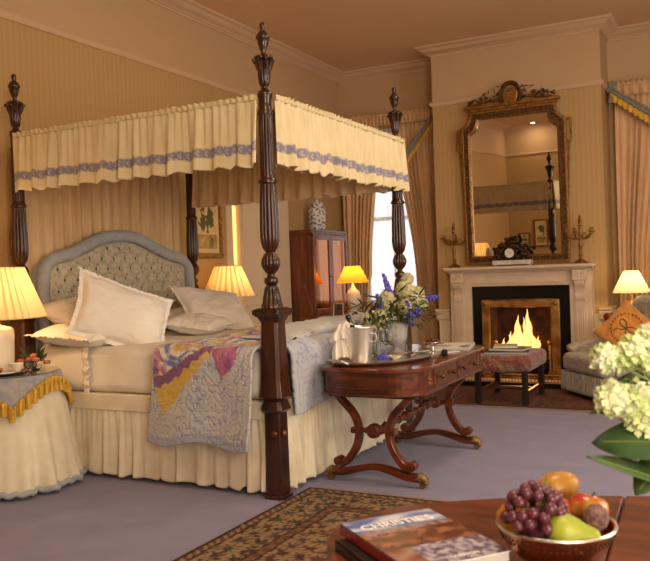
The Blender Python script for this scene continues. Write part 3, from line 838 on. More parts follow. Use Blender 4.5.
# things on the near bedside table
ZT = TH+.0125
tr = MB().lathe([(.002, .004), (.1, .004), (.135, .012), (.14, .016), (.139, .019), (.13, .015), (.1, .008), (.002, .008)], (TX+.1, TY-.09, ZT), 48, cap=False)
recenter(tag(tr.build('silver_tray', SILVER), 'round silver tray on the near bedside table', 'tray'))
cup = thing('teacup', 'small white teacup on the silver tray of the near bedside table', 'cup', (TX+.15, TY-.02, ZT+.01))
MB().lathe([(.018, 0), (.02, .004), (.03, .02), (.036, .04), (.037, .045), (.034, .043), (.028, .02), (.014, .006)], (TX+.15, TY-.02, ZT+.01), 24, cap=False).build('cup_bowl', CERW, cup)
MB().tube([(TX+.185, TY-.02, ZT+.045), (TX+.2, TY-.02, ZT+.04), (TX+.195, TY-.02, ZT+.025), (TX+.18, TY-.02, ZT+.022)], .003, 6).build('handle', CERW, cup)
rose = thing('rose_bowl', 'low bunch of dusky pink roses beside the near bedside lamp', 'flowers', (TX+.13, TY+.12, ZT))
MB().lathe([(.03, 0), (.04, .01), (.045, .035), (.04, .05), (.036, .048), (.04, .03), (.03, .008)], (TX+.13, TY+.12, ZT), 24, cap=False).build('glass_bowl', GLASS, rose)
RPK = pm('dusky_rose', '#a3554c', .6, c2='#c07a66', ns=(50, 50, 50))
rr_ = random.Random(5)
for k in range(9):
    a = k*2.4; d = .028*sqrt(k); c = (TX+.13+d*cos(a), TY+.12+d*sin(a), ZT+.075-.004*k+.01*(k % 2))
    m = MB()
    for j in range(3):
        m.lathe([(.002, 0), (.012+.004*j, .004), (.016+.002*j, .016), (.010+.004*j, .024-.004*j)], (c[0], c[1], c[2]-.012), 12, rf=lambda a_, z, k_: 1+.15*sin(5*a_+k_), cap=False)
    m.ell(c, .011, 8, 6); m.build('rose', RPK, rose)
fm = MB()
for k in range(22):
    a = rr_.random()*6.28; l = .04+.05*rr_.random(); b = (TX+.13+.03*cos(a), TY+.12+.03*sin(a), ZT+.05)
    e = (b[0]+l*cos(a)*.6, b[1]+l*sin(a)*.6, b[2]+l*(.4+rr_.random()))
    fm.tube([b, ((b[0]+e[0])/2, (b[1]+e[1])/2, (b[2]+e[2])/2+.005), e], [.003, .008, .001], 5, flat=.2)
fm.build('foliage', LEAFD, rose)
for k, (dx, dy, lab) in enumerate(((.05, -.13, 'brown shell-shaped soap dish at the front of the near bedside table'), (.12, -.13, 'small amber pot at the tray edge of the near bedside table'))):
    m = MB().lathe([(.018, 0), (.026, .006), (.03, .02), (.024, .03), (.012, .034)], (TX+dx, TY+dy, ZT+.01), 18, rf=lambda a, z, k_: 1+.06*sin(8*a))
    recenter(tag(m.build('trinket_pot', (RPK, BRASS)[k]), lab, 'trinket pot'))

# picture on left wall, beyond the bed
def picture(name, label, x0, x1, z0, z1, wall, fw=.04, seed=1, matte=.0):
    cx = (x0+x1)/2
    loc = {'L': (XL, cx, z0), 'F': (cx, YF, z0)}[wall]
    t = thing(name, label, 'picture', loc)
    def P(m):   # local (u along wall, d out of the wall, z)
        if wall == 'L': m.v = [(XL+d, u, z) for u, d, z in m.v]
        else: m.v = [(u, YF+d, z) for u, d, z in m.v]
        return m
    m = MB()
    for (a, b, c, d) in ((x0, x1, z0, z0+fw), (x0, x1, z1-fw, z1), (x0, x0+fw, z0+fw, z1-fw), (x1-fw, x1, z0+fw, z1-fw)): m.box(a, b, .002, .03, c, d)
    P(m).build('frame', GILT, t, smooth=False, bev=.006)
    def col(u, v):
        n = nz(u*5+seed, v*5, seed)+.5*nz(u*14, v*14, seed)
        if u < .1 or u > .9 or v < .1 or v > .9: return rgba('#d9bf8e')
        if v < .35: return mixc(rgba('#7a6a3c'), rgba('#b8a066'), .5+n)
        tr_ = (u-.5)**2*4+(v-.62)**2*6+n*.5
        return rgba('#5d5a38') if tr_ < .28 else mixc(rgba('#c9a870'), rgba('#d8c08e'), .5+n)
    P(MB().grid(lambda u, v: (x0+fw+(x1-x0-2*fw)*u, .012, z0+fw+(z1-z0-2*fw)*v), 60, 80, col)).build('print', PIC, t, smooth=False)
    return t
picture('framed_picture', 'gilt framed landscape print hanging between bedpost and door', 5.42, 5.86, 1.30, 1.86, 'L', seed=3)

# ------------------------------------------------------------ tall cabinet in far corner
CX0, CX1, CY0, CY1 = XL+.015, -3.83, 7.06, 7.86
cab = thing('display_cabinet', 'tall mahogany cabinet with glazed doors standing left of the far window', 'cabinet', ((CX0+CX1)/2, (CY0+CY1)/2, 0))
MB().box(CX0, CX1, CY0, CY0+.03, .72, 1.54).box(CX0, CX1, CY1-.03, CY1, .72, 1.54).box(CX0, CX0+.02, CY0+.03, CY1-.03, .72, 1.54).box(CX0, CX1, CY0, CY1, .70, .72).box(CX0, CX1, CY0, CY1, 1.52, 1.54).build('carcass', MAHC, cab, smooth=False, bev=.003)
MB().box(CX0, CX1+.02, CY0-.02, CY1+.02, 1.54, 1.56).box(CX0, CX1+.01, CY0-.01, CY1+.01, 1.56, 1.585).build('cornice', MAHC, cab, smooth=False, bev=.006)
MB().box(CX0, CX1+.05, CY0-.02, CY1+.02, .66, .70).box(CX0, CX1+.03, CY0, CY1, .06, .66).build('lower_chest', MAHC, cab, smooth=False, bev=.004)
for yy in (CY0+.02, CY1-.08): MB().box(CX0+.02, CX1+.03, yy, yy+.06, 0, .06).build('foot', MAHC, cab, smooth=False)
DG = pm('dark_cabinet_glass', '#b77550', .03, metal=1)
for k in range(2):
    ya = CY0+.0+k*(CY1-CY0)/2; yb = ya+(CY1-CY0)/2; m = MB(); s_ = .045
    m.box(CX1, CX1+.02, ya+.002, ya+s_, .72, 1.53).box(CX1, CX1+.02, yb-s_, yb-.002, .72, 1.53).box(CX1, CX1+.02, ya+s_, yb-s_, .72, .77).box(CX1, CX1+.02, ya+s_, yb-s_, 1.48, 1.53)
    d_ = m.build('door', MAHC, cab, smooth=False, bev=.003)
    MB().box(CX1+.004, CX1+.010, ya+s_, yb-s_, .77, 1.48).build('pane', DG, d_, smooth=False)
    MB().ell((CX1+.026, (yb-.02) if k == 0 else ya+.02, 1.1), .009, 10, 8).build('knob', BRASS, d_)
for k in range(3):
    z = .12+k*.18; d_ = MB().box(CX1+.03, CX1+.042, CY0+.03, CY1-.03, z, z+.165).build('drawer', MAHC, cab, smooth=False, bev=.003)
    for yy in (CY0+.2, CY1-.2): MB().ell((CX1+.05, yy, z+.08), .012, 10, 8).build('knob', BRASS, d_)
# jar on the cabinet
JX, JY, JZ = -3.94, 7.42, 1.585
BWP = pm('blue_white_porcelain', '#e2dfd8', .2, coat=.4, c2='#5a6a98', ns=(42, 42, 42), nlo=.52, nhi=.57)
jar = thing('ginger_jar', 'blue and white porcelain lidded jar on top of the tall cabinet', 'jar', (JX, JY, JZ))
MB().lathe([(.078, 0), (.082, .006), (.088, .02), (.095, .12), (.098, .21), (.092, .235), (.062, .25), (.06, .262)], (JX, JY, JZ), 8).build('jar_body', BWP, jar)
MB().lathe([(.066, .255), (.069, .26), (.067, .285), (.055, .3), (.03, .308), (.012, .312), (.014, .32), (.010, .33), (.002, .333)], (JX, JY, JZ), 24).build('lid', BWP, jar)
# low table with yellow lamp under the far window
wt = thing('side_table', 'low mahogany side table under the yellow-shaded lamp by the far window', 'side table', (-3.55, 7.45, 0))
MB().box(-3.76, -3.28, 7.1, 7.8, .66, .69).build('table_top', MAHR, wt, smooth=False, bev=.006)
MB().box(-3.73, -3.31, 7.13, 7.77, .56, .66).build('apron', MAHR, wt, smooth=False)
for xx in (-3.72, -3.36):
    for yy in (7.14, 7.72): MB().box(xx, xx+.04, yy, yy+.04, 0, .56).build('leg', MAHR, wt, smooth=False, bev=.003)
l3 = thing('table_lamp', 'brass lamp with a plain yellow shade on the far side table', 'lamp', (-3.55, 7.42, .69))
MB().lathe([(.06, 0), (.065, .01), (.05, .03), (.03, .05), (.06, .09), (.075, .14), (.08, .2), (.06, .25), (.03, .275), (.02, .3), (.01, .33)], (-3.55, 7.42, .69), 28).build('lamp_base', CERW, l3)
m = MB(); m.grid(lambda u, v: (-3.55+(.17-.09*v)*cos(2*pi*u), 7.42+(.17-.09*v)*sin(2*pi*u), 1.025+.175*v), 40, 6, cu=True); m.build('lamp_shade', SH2, l3)
lamp_light('lamp_light', (-3.55, 7.42, 1.1), 3.0, (1, .6, .22))
pf = thing('photo_frame', 'small silver photo frame with a dark picture beside the yellow lamp', 'photo frame', (-3.62, 7.2, .69))
Mr = Matrix.Translation((-3.62, 7.2, .69)) @ Matrix.Rotation(radians(12), 4, 'Z') @ Matrix.Rotation(radians(-8), 4, 'X')
m = MB()
for (a, b, c, d) in ((-.055, .055, 0, .012), (-.055, .055, .128, .14), (-.055, -.043, .012, .128), (.043, .055, .012, .128)): m.box(a, b, -.006, .006, c, d)
m.xf(Mr).build('frame', SILVER, pf, smooth=False)
MB().box(-.043, .043, -.002, .002, .012, .128).xf(Mr).build('photograph', pm('dark_photo', '#2a231d', .5, c2='#6b5a48', ns=(20, 20, 20)), pf, smooth=False)

# ------------------------------------------------------------ fireplace
fp = thing('fireplace', 'pale carved chimneypiece with black slate slips and brass trim', 'fireplace', (-1.93, YC, 0))
YM = YC-.12
m = MB()
m.prism([(-2.62, 0), (-2.4, 0), (-2.4, .945), (-1.435, .945), (-1.435, 0), (-1.23, 0), (-1.23, 1.09), (-2.62, 1.09)], YM, YC, 'y')
m.build('surround', MARB, fp, smooth=False, bev=.004)
def shelf_prof(x0, x1, y, z0, z1): return MB().box(x0, x1, y, YC, z0, z1)
m = MB().box(-2.66, -1.19, YM-.1, YC, 1.115, 1.145).box(-2.64, -1.21, YM-.07, YC, 1.10, 1.115).box(-2.63, -1.22, YM-.04, YC, 1.085, 1.10)
m.build('mantel_shelf', MARB, fp, smooth=False, bev=.006)
for xc in (-2.53, -1.335):
    m = MB().box(xc-.065, xc+.065, YM-.03, YM, 0, .10).box(xc-.055, xc+.055, YM-.015, YM, .10, .80)
    for q_ in (-.03, -.01, .01, .03): m.box(xc+q_-.004, xc+q_+.004, YM-.022, YM-.01, .14, .72)
    o = m.build('pilaster', MARB, fp, smooth=False, bev=.003)
    # scrolled corbel
    P = catmull([(YM, .80), (YM-.025, .80), (YM-.03, .84), (YM-.02, .87), (YM-.03, .91), (YM-.055, .95), (YM-.06, .985), (YM, .985)], 4)
    MB().prism([(y, z) for y, z in P], xc-.045, xc+.045, 'x').build('corbel', MARB, o, smooth=False)
    c_ = MB().box(xc-.065, xc+.065, YM-.07, YM, .99, 1.085)
    for k in range(5): c_.cbox((xc-.05+.025*k, YM-.073, 1.05), (.012, .01, .05))
    c_.build('capital', MARB, o, smooth=False, bev=.003)
MB().box(-2.36, -1.47, YM-.012, YM+.01, .975, .985).box(-2.36, -1.47, YM-.02, YM+.01, .95, .96).build('frieze_moulding', MARB, fp, smooth=False)
# slate slips
MB().box(-2.4, FX0, YM+.03, YC+.0, 0, .945).box(FX1, -1.435, YM+.03, YC+.0, 0, .945).box(FX0, FX1, YM+.03, YC+.0, FZ, .945).build('slate_slip', SLATE, fp, smooth=False)
m = MB().box(-2.30, -2.225, YM+.0, YM+.03, .0, .81).box(-1.615, -1.535, YM+.0, YM+.03, .0, .81).box(-2.225, -1.615, YM, YM+.03, .735, .81)
o = m.build('brass_frame', BRASS, fp, smooth=False, bev=.006)
for xc in (-2.262, -1.575):
    c = MB().lathe([(.022, 0), (.022, .008), (.012, .016), (.002, .02)], seg=18); c.xf(Matrix.Translation((xc, YM, .772)) @ Matrix.Rotation(pi/2, 4, 'X')); c.build('stud', GILT, o)
# firebox
m = MB().box(FX0-.02, FX0+.005, YC, YB-.02, 0, FZ+.02).box(FX1-.005, FX1+.02, YC, YB-.02, 0, FZ+.02).box(FX0, FX1, YB-.06, YB-.02, 0, FZ+.02).box(FX0, FX1, YC, YB-.05, FZ, FZ+.02).box(FX0, FX1, YC, YB-.05, 0, .03)
m.build('firebox', SOOT, fp, smooth=False)
MB().box(-2.66, -1.2, 7.42, YM, 0, .03).build('hearth_slab', MARB, fp, smooth=False, bev=.004)
# fender
fd = thing('fender', 'low brass and black fender around the hearth', 'fender', (-1.93, 7.4, 0))
m = MB()
for z, r in ((.125, .008), (.06, .004), (.1, .004)): m.tube([(-2.68, YM-.04, z), (-2.68, 7.38, z), (-1.18, 7.38, z), (-1.18, YM-.04, z)], r, 8)
k = 0
x = -2.66
while x < -1.19:
    m.tube([(x, 7.38, .05), (x, 7.38, .12)], .003, 6); x += .03
m.build('gallery', BRASS, fd)
m = MB().box(-2.7, -1.16, 7.365, 7.395, 0, .05).box(-2.7, -2.67, 7.395, YM-.03, 0, .05).box(-1.19, -1.16, 7.395, YM-.03, 0, .05); m.build('plinth', IRON, fd, smooth=False)
# grate with logs and flames
gr = thing('fire_grate', 'black iron fire basket in the lit fireplace', 'fire grate', (-1.92, 7.98, .03))
m = MB()
for k in range(9): m.tube([(-2.15+k*.057, 7.86, .13), (-2.15+k*.057, 7.86, .30)], .006, 6)
for z in (.14, .21, .30): m.tube([(-2.18, 7.86, z), (-1.66, 7.86, z)], .008, 6)
for k in range(10): m.tube([(-2.16+k*.053, 7.86, .13), (-2.16+k*.053, 8.2, .13)], .007, 6)
m.build('basket', IRON, gr)
for xx in (-2.19, -1.65):
    f_ = MB().tube([(xx, 7.855, .03), (xx, 7.855, .36)], .012, 8).tube([(xx, 7.86, .12), (xx, 8.2, .12)], .01, 8).tube([(xx, 8.2, .03), (xx, 8.2, .12)], .01, 8).ell((xx, 7.855, .385), .024, 12, 8)
    f_.tube([(xx-.05, 7.84, .03), (xx-.02, 7.85, .07), (xx, 7.855, .12)], .01, 8).tube([(xx+.05, 7.84, .03), (xx+.02, 7.85, .07), (xx, 7.855, .12)], .01, 8)
    f_.build('firedog', BRASS, gr)
rl = random.Random(3)
labs = ['charred log lying across the front of the fire basket', 'charred log behind the front log in the fire basket', 'charred log slanting on top of the burning pile', 'thick charred log at the back of the fire basket']
for k, (a, b, r) in enumerate((((-2.12, 7.93, .17), (-1.72, 7.92, .17), .038), ((-2.1, 8.03, .175), (-1.7, 8.04, .175), .042), ((-2.05, 7.93, .235), (-1.78, 8.08, .25), .032), ((-2.14, 8.14, .175), (-1.7, 8.13, .175), .042))):
    pts = [Vector(a).lerp(Vector(b), t/8)+Vector((0, .004*sin(t), .004*cos(t*2))) for t in range(9)]
    o = MB().tube(pts, [r*(1+.1*sin(t*2.3+k)) for t in range(9)], 14).build('log', LOG); recenter(tag(o, labs[k], 'log', 'logs burning in the grate'))
# flames: emission graded by height
def flame_mat():
    m = bpy.data.materials.new('flame'); m.use_nodes = True; nt = m.node_tree; nt.nodes.clear(); L = nt.links.new
    o = nd(nt, 'ShaderNodeOutputMaterial'); e = nd(nt, 'ShaderNodeEmission'); t = nd(nt, 'ShaderNodeBsdfTransparent'); mx = nd(nt, 'ShaderNodeMixShader')
    g = nd(nt, 'ShaderNodeNewGeometry'); s = nd(nt, 'ShaderNodeSeparateXYZ'); L(g.outputs['Position'], s.inputs[0])
    lw = nd(nt, 'ShaderNodeLayerWeight'); lw.inputs[0].default_value = .35
    mr = nd(nt, 'ShaderNodeMapRange'); mr.inputs[1].default_value = .18; mr.inputs[2].default_value = .72; L(s.outputs[2], mr.inputs[0])
    cr = nd(nt, 'ShaderNodeValToRGB'); cr.color_ramp.elements[0].color = (1, .66, .2, 1); cr.color_ramp.elements[1].color = (1, .28, .03, 1); cr.color_ramp.elements[1].position = .5
    L(lw.outputs['Facing'], cr.inputs[0]); L(cr.outputs[0], e.inputs[0]); e.inputs[1].default_value = 1.9
    cl = nd(nt, 'ShaderNodeMath', operation='MULTIPLY_ADD'); cl.inputs[1].default_value = 1.5; cl.inputs[2].default_value = -.15; cl.use_clamp = True
    L(lw.outputs['Facing'], cl.inputs[0])
    L(cl.outputs[0], mx.inputs[0]); L(e.outputs[0], mx.inputs[1]); L(t.outputs[0], mx.inputs[2]); L(mx.outputs[0], o.inputs[0])
    return m
FM = flame_mat()
fl = MB(); rl = random.Random(11)
spec = [(-1.98, 8.0, .47, .055), (-1.83, 8.0, .60, .06), (-1.77, 8.03, .42, .045), (-1.95, 7.98, .53, .05), (-2.06, 8.02, .34, .045), (-1.91, 7.97, .38, .06), (-2.13, 8.0, .26, .04), (-1.71, 8.0, .29, .04), (-1.88, 8.05, .50, .05), (-2.02, 7.96, .3, .045), (-1.8, 7.95, .33, .045), (-1.95, 8.06, .4, .05), (-1.67, 8.02, .24, .03)]
for (x, y, h, r) in spec:
    x = -1.93+(x+1.86)*.8
    n = 14; pts = []; rs = []
    px = rl.random()*6
    for i in range(n+1):
        t = i/n; z = .18+h*.88*t
        pts.append((x+.022*sin(t*6+px)*t+.01*sin(t*17+px), y+.012*cos(t*5+px)*t, z)); rs.append(max(.002, r*(sin(pi*min(1, .22+t*.78))**1.1)*(1-t*.25)))
    fl.tube(pts, rs, 14)
o = fl.build('fire_flames', FM); o['kind'] = 'stuff'; tag(o, 'bright yellow flames rising from the logs in the fireplace', 'fire'); recenter(o)
fl_l = lamp_light('fire_light', (-1.9, 7.93, .42), 6, (1, .42, .12), .12)

# ------------------------------------------------------------ overmantel mirror
mi = thing('overmantel_mirror', 'tall gilt framed mirror with carved crest standing on the mantelpiece', 'mirror', (-1.94, YC-.05, 1.148))
mz = 1.148
def mo(o_, sh=0):  # outline, half-symmetrical; o_ = inset
    hw = .515-o_; zb = mz+.02+o_; zt = 2.70-o_; n = .17; pts = []
    xc = -1.94
    right = [(hw, zb), (hw, zt-n-.02)]
    for k in range(9):   # concave notch
        a = pi/2*k/8; right.append((hw-.02*0-n*(1-cos(a)) if 0 else hw-n+n*cos(pi/2*0+0)*0+n*(1-sin(a)) , zt-n+ n*(1-cos(a))*1.0))
    right = [(hw, zb), (hw, zt-.16), (hw-.012, zt-.14), (hw-.045, zt-.12), (hw-.075, zt-.085), (hw-.085, zt-.05), (hw-.09, zt-.02), (hw-.09, zt)]
    return [(xc+x, z) for x, z in right]+[(xc-x, z) for x, z in right[::-1]]
def ring(o1, o2, y0, y1, y2=None):
    A = mo(o1); B = mo(o2); n = len(A); m = MB()
    y2 = y1 if y2 is None else y2
    vs = [(x, y0, z) for x, z in A]+[(x, y1, z) for x, z in A]+[(x, y2, z) for x, z in B]+[(x, y0, z) for x, z in B]
    fs = []
    for i in range(n):
        j = (i+1) % n
        for k in range(4): fs.append((k*n+i, k*n+j, ((k+1) % 4)*n+j, ((k+1) % 4)*n+i))
    return m.add(vs, fs)
YMI = YC-.03
fr_ = ring(0, .022, YMI, YMI-.045).build('frame', GILT, mi, smooth=False, bev=.004)
ring(.022, .066, YMI, YMI-.035).build('frame_band', OLDGILT, fr_, smooth=False)
ring(.066, .084, YMI, YMI-.045, YMI-.03).build('inner_border', GILT, fr_, smooth=False, bev=.003)
MB().prism(mo(.08), YMI-.012, YMI-.006, 'y').build('mirror_pane', MIRR, mi, smooth=False)
MB().prism(mo(.01), YMI-.005, YMI+.004, 'y').build('backing', MAHD, mi, smooth=False)
for s_ in (-1, 1):
    m = MB()
    xa = -1.94+s_*.515; xb = -1.94+s_*.565
    m.box(min(xa, xb), max(xa, xb), YMI-.03, YMI, 2.52, 2.545).box(min(xb, xb-s_*.018), max(xb, xb-s_*.018), YMI-.03, YMI, 2.34, 2.52).box(min(xa, xb), max(xa, xb), YMI-.03, YMI, 2.32, 2.342)
    m.tube([(xa+s_*.02, YMI-.015, 2.32), (xa+s_*.012, YMI-.015, 2.1), (xa+s_*.008, YMI-.015, 1.8)], [.01, .008, .003], 6)
    m.build('ear_moulding', GILT, mi, smooth=False, bev=.003)
m = MB().box(-2.38, -1.50, YMI-.055, YMI, 2.70, 2.725).box(-2.41, -1.47, YMI-.07, YMI, 2.725, 2.755)
for sgn in (-1, 1):
    m.tube(catmull([(-1.94+sgn*.45, YMI-.035, 2.745), (-1.94+sgn*.3, YMI-.035, 2.78), (-1.94+sgn*.12, YMI-.035, 2.80)], 5), .014, 8)
m.build('cresting_rail', GILT, mi, smooth=False, bev=.004)
cr = MB()
P = catmull([(-.07, 2.86), (-.075, 2.80), (-.05, 2.75), (0, 2.715), (.05, 2.75), (.075, 2.80), (.07, 2.86), (.04, 2.885), (0, 2.895), (-.04, 2.885)], 4)
cr.prism([(-1.94+x, z) for x, z in P], YMI-.07, YMI-.02, 'y')
sh_ = cr.build('shield', GILT, mi, smooth=False, bev=.01)
cr = MB(); rl = random.Random(2)
cr.tube(catmull([(-1.94-.08, YMI-.06, 2.74), (-1.94-.1, YMI-.06, 2.83), (-1.94-.06, YMI-.06, 2.90), (-1.94, YMI-.06, 2.93), (-1.94+.06, YMI-.06, 2.90), (-1.94+.1, YMI-.06, 2.83), (-1.94+.08, YMI-.06, 2.74)], 5), .015, 8)
for sgn in (-1, 1):
    for k in range(44):
        t = rl.random(); x = -1.94+sgn*(.09+.34*t); z0_ = 2.77+.0*t; hh = .14*(1-t)**1.2+.03
        z = z0_+hh*rl.random(); a = rl.random()*pi
        l = .028; dx, dz = cos(a)*l*sgn, sin(a)*l
        cr.tube([(x-dx, YMI-.035, z-dz*.5), (x, YMI-.05-.01*rl.random(), z), (x+dx, YMI-.035, z+dz)], [.002, .011, .002], 6, flat=.5, up=(0, 1, 0))
for k in range(14):
    a = pi*k/13; cr.ell((-1.94+.075*cos(a), YMI-.055, 2.89+.055*sin(a)), (.017, .015, .017), 8, 6)
cr.build('carved_foliage', OLDGILT, mi)
mi.rotation_euler = (radians(1.75), 0, 0)

# ------------------------------------------------------------ mantel ornaments
def candelabra(loc, label):
    t = thing('candelabra', label, 'candelabra', (0, 0, 0), 'gilt candelabra on the mantelpiece')
    MB().lathe([(.055, 0), (.058, .008), (.04, .02), (.025, .03), (.012, .045), (.014, .06), (.02, .07), (.012, .085), (.009, .12), (.016, .14), (.018, .155), (.01, .17), (.009, .2), (.015, .22), (.02, .235), (.012, .25), (.008, .28), (.012, .30), (.007, .32)], seg=20).build('stem', GILT, t)
    cc = [(0, 0, .32)]
    for k in range(5):
        a = k*2*pi/5+.2; c, s_ = cos(a), sin(a); r = .115
        pts = catmull([(0, 0, .235), (.04*c, .04*s_, .21), (.085*c, .085*s_, .225), (r*c, r*s_, .265)], 5)
        ar = MB().tube(pts, .006, 8)
        for q_ in (0.35, .7):
            ar.tube([(.07*c*q_*1.5, .07*s_*q_*1.5, .215), (.07*c*q_*1.5, .07*s_*q_*1.5, .25), (.05*c, .05*s_, .262)], [.006, .005, .002], 6)
        ar.build('branch', GILT, t); cc.append((r*c, r*s_, .265))
    for (x, y, z) in cc:
        MB().lathe([(.006, -.005), (.022, .003), (.023, .006), (.01, .008), (.009, .012), (.013, .028), (.014, .034), (.008, .034)], (x, y, z), 14).build('candle_cup', GILT, t)
    MB().lathe([(.01, .35), (.018, .36), (.014, .375), (.006, .385), (.01, .395), (.002, .42)], seg=12).build('finial', GILT, t)
    t.location = loc; t.scale = (1.12, 1.12, 1.12)
    return t
c1 = candelabra((-2.575, YC-.09, 1.1455), 'branched gilt candelabra at the left end of the mantel shelf')
dup(c1, (-1.325, YC-.09, 1.1455), (0, 0, .5), 'branched gilt candelabra at the right end of the mantel shelf, by the window')
ck = thing('mantel_clock', 'dark bronze figural clock on a white marble base on the mantel shelf', 'clock', (-1.97, YC-.13, 1.1455))
kx, ky, kz = -1.97, YC-.13, 1.1455
MB().box(kx-.19, kx+.19, ky-.05, ky+.05, kz+.012, kz+.055).box(kx-.18, kx-.16, ky-.04, ky+.04, kz, kz+.012).box(kx+.16, kx+.18, ky-.04, ky+.04, kz, kz+.012).build('marble_base', pm('white_marble', '#cfc8ba', .3, c2='#b5ac9c', ns=(20, 20, 20)), ck, smooth=False, bev=.004)
m = MB().lathe([(.055, 0), (.062, .01), (.062, .05), (.055, .06)], seg=32); m.xf(Matrix.Translation((kx-.02, ky+.03, kz+.125)) @ Matrix.Rotation(pi/2, 4, 'X'))
cb = m.build('clock_case', BRONZE, ck)
m = MB().lathe([(.002, 0), (.043, 0), (.045, .003), (.002, .004)], seg=32); m.xf(Matrix.Translation((kx-.02, ky-.031, kz+.125)) @ Matrix.Rotation(pi/2, 4, 'X')); m.build('dial', pm('enamel_dial', '#d8d0c0', .3), ck)
MB().box(kx-.0215, kx-.0185, ky-.039, ky-.037, kz+.125, kz+.155).box(kx-.02, kx+.0, ky-.039, ky-.037, kz+.1235, kz+.1265).build('clock_hand', BRONZE, ck, smooth=False)
m = MB(); rl = random.Random(9)
for k in range(60):
    t = rl.random()*2-1; hh = .075*(1-abs(t))**.8+.12+(.06 if abs(t+.1) < .45 else 0)
    z = kz+.06+rl.random()*hh*.95; x = kx+t*.18
    if abs(x-kx+.02) < .05 and z < kz+.175: z = kz+.18+rl.random()*.05
    r = .012+.012*rl.random(); m.ell((x, ky-.01+.03*rl.random(), z), (r*1.4, r, r), 8, 6, wob=.3)
m.ell((kx-.0, ky, kz+.235), (.06, .03, .025), 12, 8, wob=.4).ell((kx+.05, ky, kz+.25), (.02, .02, .026), 10, 8).ell((kx-.05, ky, kz+.262), (.026, .02, .018), 10, 8)
m.tube(catmull([(kx-.18, ky, kz+.06), (kx-.15, ky, kz+.13), (kx-.09, ky, kz+.17), (kx-.06, ky, kz+.2)], 4), .014, 8).tube(catmull([(kx+.18, ky, kz+.06), (kx+.15, ky, kz+.13), (kx+.09, ky, kz+.15), (kx+.04, ky, kz+.2)], 4), .014, 8)
m.build('bronze_figures', BRONZE, ck)
# ------------------------------------------------------------ console table at the foot of the bed
ct = thing('console_table', 'mahogany sofa table with curved end, lyre legs and brass paw casters', 'table', (-1.785, 4.42, 0))
TXa, TXb, TY0, TY1, TZ = -2.06, -1.46, 3.95, 4.89, .635
def ctop(o_=0):
    a, b, y0, y1 = TXa-o_, TXb+o_, TY0, TY1; xc = (a+b)/2; hw = (b-a)/2; B = .20+o_
    P = [(b, y0), (b, y1)]
    for k in range(1, 20): th = pi*k/20; P.append((xc+hw*(abs(cos(th))**.62)*(1 if cos(th) > 0 else -1), y1+B*sin(th)**.8))
    P += [(a, y1), (a, y0)]
    for k in range(1, 20): th = pi*k/20; P.append((xc-hw*(abs(cos(th))**.62)*(1 if cos(th) > 0 else -1), y0-B*sin(th)**.8))
    return P
MB().prism(ctop(.012), TZ-.022, TZ).build('table_top', MAHT, ct, smooth=False, bev=.005)
MB().prism(ctop(-.012), .50, TZ-.022).build('apron', MAHR, ct, smooth=False)
MB().prism(ctop(.0), .488, .50).build('apron_moulding', MAHR, ct, smooth=False, bev=.003)
Pq = ctop(-.0115)
m = MB()
for z in (.585, .53): m.tube([(x, y, z) for x, y in Pq+[Pq[0]]], .0018, 5)
m.build('brass_inlay', GILT, ct)
for xx, sx in ((TXa+.015, -1), (TXb-.015, 1)):
    for yy in (TY0+.03, TY1-.03):
        m = MB()
        for k in range(5):
            a = k*2*pi/5; m.ell((xx+sx*.006, yy+.018*cos(a), .555+.022*sin(a)), (.004, .011, .011), 8, 5)
        m.ell((xx+sx*.006, yy, .555), (.006, .01, .01), 8, 6); m.build('gilt_mount', GILT, ct)
for k in range(2):
    y0 = TY0+.09+k*.4; y1 = y0+.38
    d_ = MB().box(TXb-.015, TXb-.006, y0, y1, .505, .608).build('drawer', MAHR, ct, smooth=False, bev=.002)
    for yy in (y0+.09, y1-.09):
        c = MB().lathe([(.005, 0), (.005, .008), (.014, .014), (.015, .02), (.009, .026), (.002, .027)], seg=16); c.xf(Matrix.Translation((TXb-.006, yy, .555)) @ Matrix.Rotation(pi/2, 4, 'Y')); c.build('knob', MAHD, d_)
xc = -1.757
OLDBR = pm('old_brass', '#9a7f55', .42, metal=.8, c2='#6e5836', ns=(60, 60, 60), bump=.4, bscale=150)
def flatbar(pts, wd, th, m):
    """curved bar of rectangular section in the XZ plane; th = thickness in the plane, wd = along Y"""
    n = len(pts); vs = []
    for k, (x, y, z, t_) in enumerate(pts):
        a = pts[max(k-1, 0)]; b = pts[min(k+1, n-1)]; d = Vector((b[0]-a[0], 0, b[2]-a[2])).normalized(); nn = Vector((-d.z, 0, d.x))
        for s1, s2 in ((1, -1), (1, -.6), (1, .6), (1, 1), (-1, 1), (-1, .6), (-1, -.6), (-1, -1)):
            e = .7 if abs(s2) == 1 else 1
            vs.append((x+nn.x*s1*t_/2*e, y+s2*wd/2, z+nn.z*s1*t_/2*e))
    fs = [(k*8+i, k*8+(i+1) % 8, (k+1)*8+(i+1) % 8, (k+1)*8+i) for k in range(n-1) for i in range(8)]+[tuple(range(8)), tuple((n-1)*8+i for i in range(8))[::-1]]
    m.add(vs, fs)
